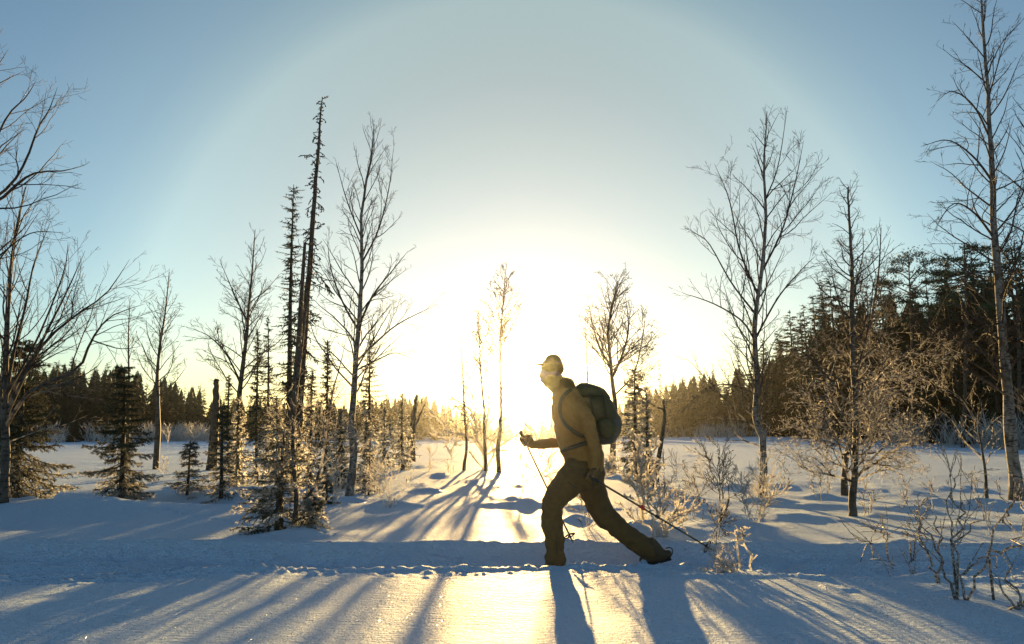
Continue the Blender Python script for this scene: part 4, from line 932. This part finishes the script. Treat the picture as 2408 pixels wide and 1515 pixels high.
# ski poles
def ski_pole(label, a, bt, clamp_t, tipz, frosted_=False):
    """a: top of the grip, bt: tip"""
    d = nrmz(bt - a); L = np.linalg.norm(bt - a)
    root = empty('ski_pole', tuple(bt), label, 'ski pole', 'the skier\'s two poles')
    m_ = MB(); tube(m_, [a + d * .12, a + d * L * .5, bt - d * .03], [.0085, .0078, .0065], 12); m_.build('shaft', M['pole'], root)
    m_ = MB(); P = [a, a + d * .012, a + d * .03, a + d * .06, a + d * .09, a + d * .12, a + d * .13]; tube(m_, P, [.012, .019, .0145, .0135, .015, .0155, .011], 14); m_.build('grip', M['rubber'], root)
    m_ = MB(); tube(m_, [a + d * (clamp_t - .03), a + d * (clamp_t - .02), a + d * (clamp_t + .02), a + d * (clamp_t + .03)], [.009, .0125, .0125, .009], 12)
    pz = nrmz(np.cross(d, [0, 1, 0])); c = a + d * clamp_t
    tube(m_, [c + pz * .012 - d * .014, c + pz * .019 + d * .014], [.005, .004], 6)
    m_.build('clamp', M['red'], root)
    c = a + d * (clamp_t + .14); m_ = MB(); tube(m_, [c - d * .02, c - d * .012, c + d * .012, c + d * .02], [.008, .0125, .0125, .008], 10); m_.build('lower_clamp', M['rubber'], root)
    # basket: ring on four spokes
    c = bt - d * .07; A_ = nrmz(np.cross(d, [0, 1, .1])); B_ = np.cross(d, A_); m_ = MB()
    ang = np.linspace(0, 2 * math.pi, 25); ringp = c + np.outer(np.cos(ang), A_) * .048 + np.outer(np.sin(ang), B_) * .048
    tube(m_, ringp, [.005] * 25, 6, cap=False)
    for k in range(4):
        w = A_ * math.cos(k * math.pi / 2 + .4) + B_ * math.sin(k * math.pi / 2 + .4); tube(m_, [c - d * .012, c + w * .048], [.005, .004], 6)
    m_.build('basket', M['rubber'], root)
    m_ = MB(); tube(m_, [bt - d * .03, bt], [.006, .002], 8); m_.build('tip', M['pole'], root)
    # wrist strap
    m_ = MB(); s0 = a + d * .02
    tube(m_, smooth_path([s0, s0 + np.array([.03, -.02, -.03]), s0 + np.array([.045, -.025, -.09]), s0 + np.array([.02, -.02, -.12])], 10), [.005] * 10, 5); m_.build('wrist_strap', M['strap'], root)
ski_pole('ski pole held forward in the far hand, planted behind the bent front leg', p_up, p_dn, .62, 0)
ski_pole('ski pole trailing behind the skier down to the right, with a bright red clamp', q_up, q_dn, float(np.linalg.norm(F(1604, 1270, YP - .222) - q_up)), 0)

# backpack
OUT = [(1440, 1000), (1438, 975), (1446, 962), (1456, 957.5), (1470, 959), (1482, 962), (1496, 967), (1508, 973), (1518, 982), (1527, 993), (1536, 1010), (1544, 1028), (1550, 1042), (1555, 1056), (1553.5, 1074), (1547, 1090), (1540, 1102), (1532, 1109), (1515, 1112), (1495, 1111), (1478, 1104), (1466, 1080), (1454, 1050), (1446, 1022)]
ctr = np.array([1497., 1036.])
pack = empty('backpack', tuple(F(1500, 1110, YP)), 'full rounded backpack on the skier\'s back, olive above and grey below', 'backpack')
def inflate(outline, c, half, name, mat, parent, y0=YP, n_=17, ex=3.2, fold=.006, sd=0, sub=4):
    O = np.array(outline + outline[:1], float); O = smooth_path(O, len(outline) * sub + 1)[:-1]; c = np.array(c, float); m_ = MB(); k = len(O)
    ys = np.sin(np.linspace(-math.pi / 2, math.pi / 2, n_)) * half; V = []
    for y in ys:
        s = max(.02, (1 - min(1, abs(y / half)) ** ex)) ** (1 / ex)
        for u, v in c + (O - c) * s: V.append(F(u, v, y0 + y))
    V = np.array(V); i = np.arange(n_ - 1)[:, None] * k; j = np.arange(k)[None, :]; j2 = (j + 1) % k
    Q = np.stack([i + j, i + j2, i + k + j2, i + k + j], -1).reshape(-1, 4)
    e = len(V); V = np.concatenate([V, [V[:k].mean(0), V[-k:].mean(0)]]); jj = np.arange(k)
    t = np.concatenate([np.stack([np.full(k, e), (jj + 1) % k, jj], 1), np.stack([np.full(k, e + 1), (n_ - 1) * k + jj, (n_ - 1) * k + (jj + 1) % k], 1)])
    m_.add(V, Q, t); return fuse(m_, name, mat, parent, .009, 3, fold, 11, sd)
def sector(pts): return [tuple(p) for p in pts]
inflate([(1446, 1030), (1444, 1000), (1448, 985), (1470, 980), (1500, 982), (1524, 996), (1534, 1010), (1542, 1028), (1547, 1046), (1540, 1060), (1500, 1066), (1460, 1062)], (1496, 1025), .16, 'main_bag', M['pack_top'], pack, sd=1)
inflate([(1462, 1062), (1500, 1052), (1540, 1040), (1549, 1040), (1554.5, 1056), (1553.5, 1074), (1547, 1090), (1540, 1102), (1531, 1109), (1510, 1112), (1490, 1109), (1474, 1094)], (1510, 1078), .165, 'lower_bag', M['pack_low'], pack, sd=2)
inflate([(1438, 992), (1437, 972), (1445, 961), (1456, 957), (1470, 958.5), (1484, 961.5), (1497, 966), (1509, 973), (1520, 984), (1527, 994), (1520, 1000), (1490, 996), (1460, 998)], (1482, 980), .15, 'lid', M['pack_top'], pack, ex=3.5, sd=3)
inflate([(1494, 1052), (1516, 1046), (1536, 1052), (1541, 1070), (1534, 1092), (1514, 1098), (1498, 1088)], (1517, 1072), .05, 'side_pocket', M['pack_top'], pack, y0=YP - .15, ex=2.5, sd=4)
for s_, yy in ((0, -.15), (1, .15)):
    m_ = MB(); P = smooth_path([F(1446, 985, YP + yy * .8), F(1424, 978, YP + yy * 1.25), F(1404, 998, YP + yy * 1.32), F(1400, 1030, YP + yy * 1.3), F(1414, 1062, YP + yy * 1.36), F(1446, 1086, YP + yy * 1.25), F(1470, 1092, YP + yy)], 22)
    tube(m_, P, [.016] * 22, 8); m_.build('shoulder_strap', M['strap'], pack)
m_ = MB(); P = smooth_path([F(1478, 1104, YP - .16), F(1452, 1112, YP - .2), F(1420, 1122, YP - .15), F(1404, 1128, YP), F(1420, 1122, YP + .15), F(1452, 1112, YP + .2), F(1478, 1104, YP + .16)], 26); tube(m_, P, [.017] * 26, 8); m_.build('hip_belt', M['strap'], pack)
for u0 in (1476, 1508):
    m_ = MB(); P = smooth_path([F(u0 - 4, 966 + (u0 - 1476) * .3, YP - .06), F(u0, 990, YP - .16), F(u0 + 6, 1030, YP - .172), F(u0 + 14, 1060, YP - .175), F(u0 + 16, 1084, YP - .175)], 20); tube(m_, P, [.006] * 20, 6); m_.build('compression_strap', M['strap'], pack)

# ---------------------------------------------------------------- shrubs, straws and branches sticking out of the snow
def shrub(name, label, cat, stems, mat='hoar', K=None, seed=1, rmin=.003, r=.008, extra=0, h=.4, spread=.5, group=None, fuzz=0.):
    """stems: picture polylines from the snow up; extra: further stems grown at random round the first one's foot"""
    rng = random.Random(seed); K = dict(dict(levels=2, dens=11, ang=36, ratio=(.3, .6), wob=.16, up=.05, start=.2, lmin=.03, cut=.02, seg=.04), **(K or {}))
    p0 = np.array(at(*stems[0][0])); z0 = hz(p0[0], p0[1]); root = empty(name, (p0[0], p0[1], z0), label, cat, group)
    for s in stems:
        P = pix_path(s, 12); g0 = hz(P[0, 0], P[0, 1])
        if abs(P[0, 2] - g0) < .35 : P[0, 2] = g0 - .03
        P[1:-1] += np.array([[rng.gauss(0, .006), rng.gauss(0, .03), rng.gauss(0, .006)] for _ in P[1:-1]])
        mb = MB(); grow(mb, P, r * rng.uniform(.85, 1.1), rmin, rng, K['levels'], K)
        mb.build('stem', [M[mat if mat != 'twig_frost' else 'limb'], M[mat]], root)
    for i in range(extra):
        a = rng.uniform(0, 6.28); d = nrmz(np.array([math.cos(a) * spread, math.sin(a) * spread, 1]))
        P = branch_path((p0[0] + math.cos(a) * .04, p0[1] + math.sin(a) * .04, z0 - .02), d, h * rng.uniform(.5, 1.1), rng, .14, .03, 8)
        mb = MB(); grow(mb, P, r * .8, rmin, rng, K['levels'], K); mb.build('stem', [M[mat if mat != 'twig_frost' else 'limb'], M[mat]], root)
    return root
M['twig_near'] = frosted('rimed_dark_twig', (.06, .045, .036), (.11, .085, .068), fz=9, fr=1, base_amt=.12, translucent=.6, frost_noise=70, flo=.44, fhi=.62)
S1 = dict(dens=4.2, levels=2, ang=30, ratio=(.3, .6), start=.3, lmin=.07, wob=.1, seg=.05)
shrub('willow_shrub', 'large rimed willow shrub with forked dark stems, standing on the snow at lower right', 'shrub', [
    [(2246, 1408, 4.15), (2243, 1340, 4.15), (2240, 1270, 4.15), (2235, 1200, 4.15), (2225, 1130, 4.15)],
    [(2246, 1385, 4.15), (2222, 1350, 4.1), (2200, 1300, 4.05), (2175, 1250, 4.0), (2150, 1210, 4.0)],
    [(2243, 1340, 4.15), (2258, 1280, 4.2), (2290, 1230, 4.2), (2285, 1150, 4.25)],
    [(2240, 1290, 4.15), (2255, 1210, 4.15), (2245, 1150, 4.15), (2258, 1100, 4.15)],
    [(2208, 1372, 4.6), (2215, 1310, 4.55), (2205, 1240, 4.5), (2195, 1190, 4.5)],
    [(2210, 1360, 4.6), (2180, 1300, 4.6), (2168, 1240, 4.6)]], 'twig_near', S1, 1, .0018, .0072)
shrub('willow_shrub', 'rimed willow stem leaning right, its foot beside the large forked shrub', 'shrub', [
    [(2264, 1408, 4.12), (2300, 1350, 4.12), (2328, 1295, 4.12), (2362, 1225, 4.12), (2368, 1170, 4.12), (2335, 1130, 4.12)],
    [(2325, 1300, 4.12), (2370, 1290, 4.1), (2440, 1250, 4.1)],
    [(2360, 1230, 4.12), (2385, 1180, 4.12), (2420, 1110, 4.12)],
    [(2268, 1402, 4.12), (2270, 1350, 4.15), (2310, 1310, 4.18), (2360, 1300, 4.18)]], 'twig_near', S1, 2, .0018, .0080)
shrub('willow_shrub', 'bent rimed twigs cut by the lower right edge of the picture', 'shrub', [
    [(2425, 1470, 3.85), (2385, 1440, 3.85), (2360, 1390, 3.85), (2345, 1350, 3.85)],
    [(2425, 1470, 3.85), (2400, 1410, 3.85), (2378, 1340, 3.85), (2385, 1290, 3.85)],
    [(2430, 1430, 3.9), (2390, 1425, 3.9), (2375, 1475, 3.9)]], 'twig_near', S1, 3, .0020, .009)
shrub('frosted_shrub', 'brightest hoar-coated shrub, candelabra of thick white twigs just behind the trailing pole', 'shrub', [
    [(1512, 1225, 7.4), (1510, 1170, 7.4), (1505, 1110, 7.4), (1490, 1060, 7.4)], [(1516, 1220, 7.4), (1520, 1130, 7.4), (1530, 1080, 7.4), (1545, 1050, 7.4)],
    [(1512, 1200, 7.4), (1508, 1120, 7.4), (1500, 1075, 7.4), (1503, 1035, 7.4)], [(1520, 1215, 7.4), (1540, 1150, 7.4), (1552, 1095, 7.4)], [(1508, 1200, 7.4), (1495, 1150, 7.4), (1478, 1120, 7.4)]],
    'hoar', dict(dens=15, ang=42, levels=2, ratio=(.18, .38), wob=.2), 4, .0075, .012)
shrub('frosted_shrub', 'spreading hoar-coated shrub, low white sprays beside the trailing pole above the rear leg', 'shrub', [
    [(1545, 1250, 6.75), (1530, 1200, 6.75), (1520, 1160, 6.75)], [(1550, 1250, 6.75), (1560, 1190, 6.75), (1565, 1140, 6.75)], [(1560, 1250, 6.75), (1590, 1200, 6.75), (1600, 1150, 6.75)],
    [(1565, 1252, 6.75), (1600, 1225, 6.75), (1640, 1190, 6.75)], [(1555, 1252, 6.75), (1575, 1215, 6.75), (1625, 1175, 6.75)], [(1540, 1245, 6.75), (1490, 1220, 6.75), (1455, 1180, 6.75)], [(1570, 1250, 6.75), (1545, 1195, 6.75), (1590, 1125, 6.75)]],
    'hoar', dict(dens=11, ang=40, levels=2, ratio=(.2, .42), wob=.18), 5, .0055, .009, extra=3, h=.42, spread=.7)
shrub('frosted_branch', 'bent bare twig with hoar-tipped fork arching from the snow near the trailing pole tip', 'branch', [
    [(1762, 1360, 5.15), (1768, 1325, 5.15), (1755, 1290, 5.15), (1735, 1262, 5.15), (1712, 1250, 5.15)], [(1737, 1268, 5.15), (1742, 1252, 5.15), (1744, 1240, 5.15)]],
    'hoar', dict(dens=6, levels=1, ratio=(.1, .2)), 6, .0055, .0075)
shrub('frosted_twig_clump', 'round fluffy clump of hoar-covered twiglets lit from behind at the tip of the trailing pole', 'shrub', [
    [(1752, 1362, 5.1), (1722, 1345, 5.1), (1700, 1315, 5.1), (1692, 1288, 5.1)], [(1752, 1362, 5.1), (1715, 1335, 5.12), (1680, 1310, 5.15), (1665, 1290, 5.15)], [(1745, 1360, 5.1), (1700, 1345, 5.1), (1650, 1335, 5.1)],
    [(1735, 1350, 5.1), (1728, 1320, 5.1), (1710, 1290, 5.1)], [(1730, 1350, 5.1), (1695, 1325, 5.1), (1680, 1285, 5.1)]], 'hoar', dict(dens=30, levels=2, ang=44, ratio=(.12, .3), wob=.25), 7, .0016, .0045)
shrub('frosted_shrub', 'slender upright shrub of thin twigs, left of the tall kinked birch base', 'shrub', [
    [(1702, 1222, 7.9), (1698, 1160, 7.9), (1690, 1100, 7.9), (1690, 1045, 7.9)], [(1702, 1210, 7.9), (1690, 1150, 7.9), (1668, 1090, 7.9), (1650, 1055, 7.9)], [(1704, 1200, 7.9), (1715, 1140, 7.9), (1705, 1100, 7.9)]],
    'twig_frost', dict(dens=12, levels=2), 8, .0032, .007)
shrub('frosted_shrub', 'dense pale shrub wrapped round the foot of the tall kinked birch', 'shrub', [
    [(1778, 1225, 7.8), (1785, 1170, 7.8), (1795, 1120, 7.8)], [(1776, 1225, 7.8), (1750, 1180, 7.8), (1742, 1110, 7.8)], [(1780, 1222, 7.8), (1798, 1160, 7.8), (1790, 1080, 7.8)]],
    'hoar', dict(dens=15, levels=2), 9, .0036, .006, extra=5, h=.35, spread=.35)
shrub('frosted_shrub', 'faint thin shrub between the hoar-coated shrub and the slender upright one', 'shrub', [
    [(1625, 1200, 8.3), (1640, 1150, 8.3), (1610, 1110, 8.3)], [(1660, 1230, 8.0), (1640, 1180, 8.0), (1610, 1155, 8.0)]], 'twig_frost', dict(dens=10), 10, .003, .005, extra=4, h=.45)
shrub('frosted_shrub', 'small upright sprig on the snow below the slender upright shrub', 'shrub', [[(1682, 1270, 6.4), (1685, 1235, 6.4), (1690, 1205, 6.4)]], 'twig_frost', dict(dens=16), 11, .0035, .005, extra=2, h=.16)
shrub('frosted_shrub', 'thin straws standing between the skier\'s legs', 'shrub', [[(1382, 1225, 7.3), (1368, 1185, 7.3), (1362, 1160, 7.3)], [(1384, 1225, 7.3), (1388, 1190, 7.3)]], 'twig_frost', dict(dens=14), 12, .003, .004, extra=3, h=.2)
shrub('frosted_shrub', 'frosted sprig on the right side of the sunlit snow hummock left of centre', 'shrub', [
    [(918, 1180, 9.2), (919, 1130, 9.2), (920, 1095, 9.2)], [(918, 1178, 9.2), (890, 1140, 9.2), (865, 1120, 9.2)], [(918, 1178, 9.2), (905, 1130, 9.2), (885, 1095, 9.2)]], 'hoar', dict(dens=11), 13, .0032, .006, extra=3, h=.28)
shrub('frosted_shrub', 'broad thick-limbed hoar bush behind the three slender birches', 'shrub', [
    [(1140, 1075, 19), (1120, 1035, 19), (1060, 1015, 19), (1010, 965, 19)], [(1138, 1070, 19), (1100, 1020, 19), (1050, 1030, 19), (1005, 1018, 19)], [(1140, 1070, 19), (1130, 1010, 19), (1100, 960, 19), (1060, 935, 19)],
    [(1142, 1070, 19), (1145, 1000, 19), (1150, 930, 19)], [(1142, 1065, 19), (1170, 1010, 19), (1200, 960, 19)], [(1142, 1070, 19), (1190, 1040, 19), (1235, 1010, 19)], [(1140, 1065, 19), (1110, 1000, 19), (1085, 960, 19)]],
    'hoar', dict(dens=4.2, levels=2, wob=.16, ratio=(.22, .45), ang=44), 14, .016, .036, extra=2, h=1.2, spread=.8)
shrub('frosted_shrub', 'hazy frosted bush beside the skier\'s forward hand', 'shrub', [[(1270, 1075, 17), (1262, 1030, 17), (1240, 990, 17)], [(1272, 1075, 17), (1290, 1030, 17), (1300, 990, 17)]], 'hoar', dict(dens=4), 15, .010, .015, extra=3, h=.9, spread=.8)
shrub('frosted_shrub', 'hoar-white tuft at the near side of the skier\'s back knee', 'shrub', [[(1418, 1135, 9.5), (1425, 1115, 9.5), (1432, 1095, 9.5)]], 'hoar', dict(dens=20), 16, .006, .007, extra=3, h=.2)
shrub('frosted_shrub', 'sparkling hoar tufts at the foot of the lone frosted spruce', 'shrub', [[(958, 1100, 13), (965, 1070, 13), (985, 1050, 13)], [(955, 1100, 13), (940, 1070, 13)]], 'hoar', dict(dens=8), 17, .005, .006, extra=3, h=.35, spread=.9)
shrub('dead_branch', 'dark leafless branch lying half buried in the snow, left of the large willow shrub', 'branch', [[(2055, 1280, 5.9), (2038, 1274, 5.9), (2010, 1268, 5.9)], [(2086, 1280, 5.9), (2084, 1258, 5.9), (2060, 1250, 5.9), (2045, 1235, 5.9)], [(2086, 1280, 5.9), (2082, 1250, 5.9), (2074, 1232, 5.9)]], 'twig_near', dict(dens=7, levels=1), 18, .003, .006)
shrub('dead_branch', 'curled rimed branch rising from a small snow mound, left of the large willow shrub', 'branch', [[(2140, 1275, 6.0), (2158, 1250, 6.0), (2170, 1225, 6.0), (2160, 1205, 6.0)], [(2140, 1275, 6.0), (2165, 1262, 6.0), (2185, 1240, 6.0)]], 'twig_near', dict(dens=9), 19, .003, .006)
shrub('dead_branch', 'two bare straws poking out of the shaded trench bank at right', 'branch', [[(2140, 1350, 5.0), (2137, 1330, 5.0), (2135, 1308, 5.0)], [(2145, 1352, 5.0), (2153, 1340, 5.0)], [(2098, 1338, 5.0), (2090, 1320, 5.0)]], 'twig_near', dict(dens=3, levels=1), 20, .0022, .003)
for i_, (u, v, Y, hh, ex, lab) in enumerate([
    (1843, 1142, 11.8, .42, 6, 'feathery frosted tuft on the snow just right of the tall kinked birch'), (1928, 1158, 10.6, .34, 5, 'frosted tuft on a snow hummock, left of the round frosted tree'),
    (1945, 1140, 11.8, .35, 4, 'pale forked sprig behind the hummock tuft, left of the round frosted tree'), (1912, 1128, 12.6, .2, 3, 'smallest straws left of the pale forked sprig'),
    (2030, 1200, 8.6, .42, 5, 'thin frosted sprig touching the right side of the round tree\'s trunk'), (2128, 1165, 10.2, .22, 3, 'short sprig on the snow, first right of the round frosted tree'),
    (2122, 1192, 9.2, .16, 2, 'leaning straw on the snow between the round tree and the sapling'), (2192, 1172, 9.8, .16, 3, 'sprig midway between the round tree and the frosted sapling'),
    (2050, 1195, 8.8, .15, 2, 'tiny twigs lying right of the round tree\'s foot'), (1590, 1140, 11, .4, 7, 'soft faint bush on the snow right of the crooked snag'),
    (1645, 1130, 12, .3, 5, 'low grassy tuft left of the slender upright shrub'), (1560, 1120, 12, .35, 6, 'frosted stalks at the foot of the crooked snag'),
    (1225, 1112, 14, .35, 6, 'frost-lit stalks right of the tallest slender birch'), (1290, 1118, 13.5, .35, 6, 'frost-lit stalks below the skier\'s forward hand'),
    (1060, 1090, 17, .35, 6, 'frost-lit stalks left of the three slender birches'), (1010, 1085, 18, .35, 6, 'frosted stalks between the lone spruce and the slender birches'),
    (395, 1050, 17, .5, 6, 'brown stalks under the slight bare birch on the left'), (455, 1045, 18, .5, 6, 'brown stalks left of the thick broken snag pole'),
    (785, 1160, 9.5, .5, 7, 'glowing frosted stalks left of the crooked pale birch base'), (890, 1140, 10.8, .45, 7, 'glowing frosted tuft right of the crooked pale birch base'),
    (745, 1230, 7.3, .35, 6, 'glowing frosted grass beside the knee-high spruce tuft'), (848, 1150, 10.8, .4, 6, 'frosted stalks touching the crooked pale birch base'),
    (2290, 1148, 10.8, .2, 3, 'low straws left of the frosted sapling foot'), (2405, 1250, 7.0, .35, 5, 'rimed twig tuft at the right edge above the leaning willow')]):
    shrub('frosted_tuft', lab, 'tuft', [[(u, v, Y), (u + 2, v - hh * .55 * FPX / Y, Y), (u - 2, v - hh * FPX / Y, Y)]], 'grass' if i_ in (9, 10, 16, 17) else 'hoar' if u < 1500 else 'twig_frost', dict(dens=9, levels=1), 100 + i_, max(.0025, .00032 * Y), .004, extra=max(1, ex // 2), h=hh, spread=.55)

# ---------------------------------------------------------------- the cold hazy air
M['haze'] = new_mat('haze'); n = N(M['haze'])
v = n('ShaderNodeVolumePrincipled'); v.inputs['Color'].default_value = (.93, .93, .93, 1); v.inputs['Density'].default_value = HAZE_DENSITY; v.inputs['Anisotropy'].default_value = HAZE_G
o = n('ShaderNodeOutputMaterial'); n.l(v.outputs[0], o.inputs['Volume'])
bm = bmesh.new(); bmesh.ops.create_cube(bm, size=1.0); me = bpy.data.meshes.new('haze'); bm.to_mesh(me); bm.free(); me.materials.append(M['haze'])
h = bpy.data.objects.new('haze', me); COL.objects.link(h); h.scale = (620, 620, 17.5); h.location = (0, 0, 6.8); h['kind'] = 'stuff'
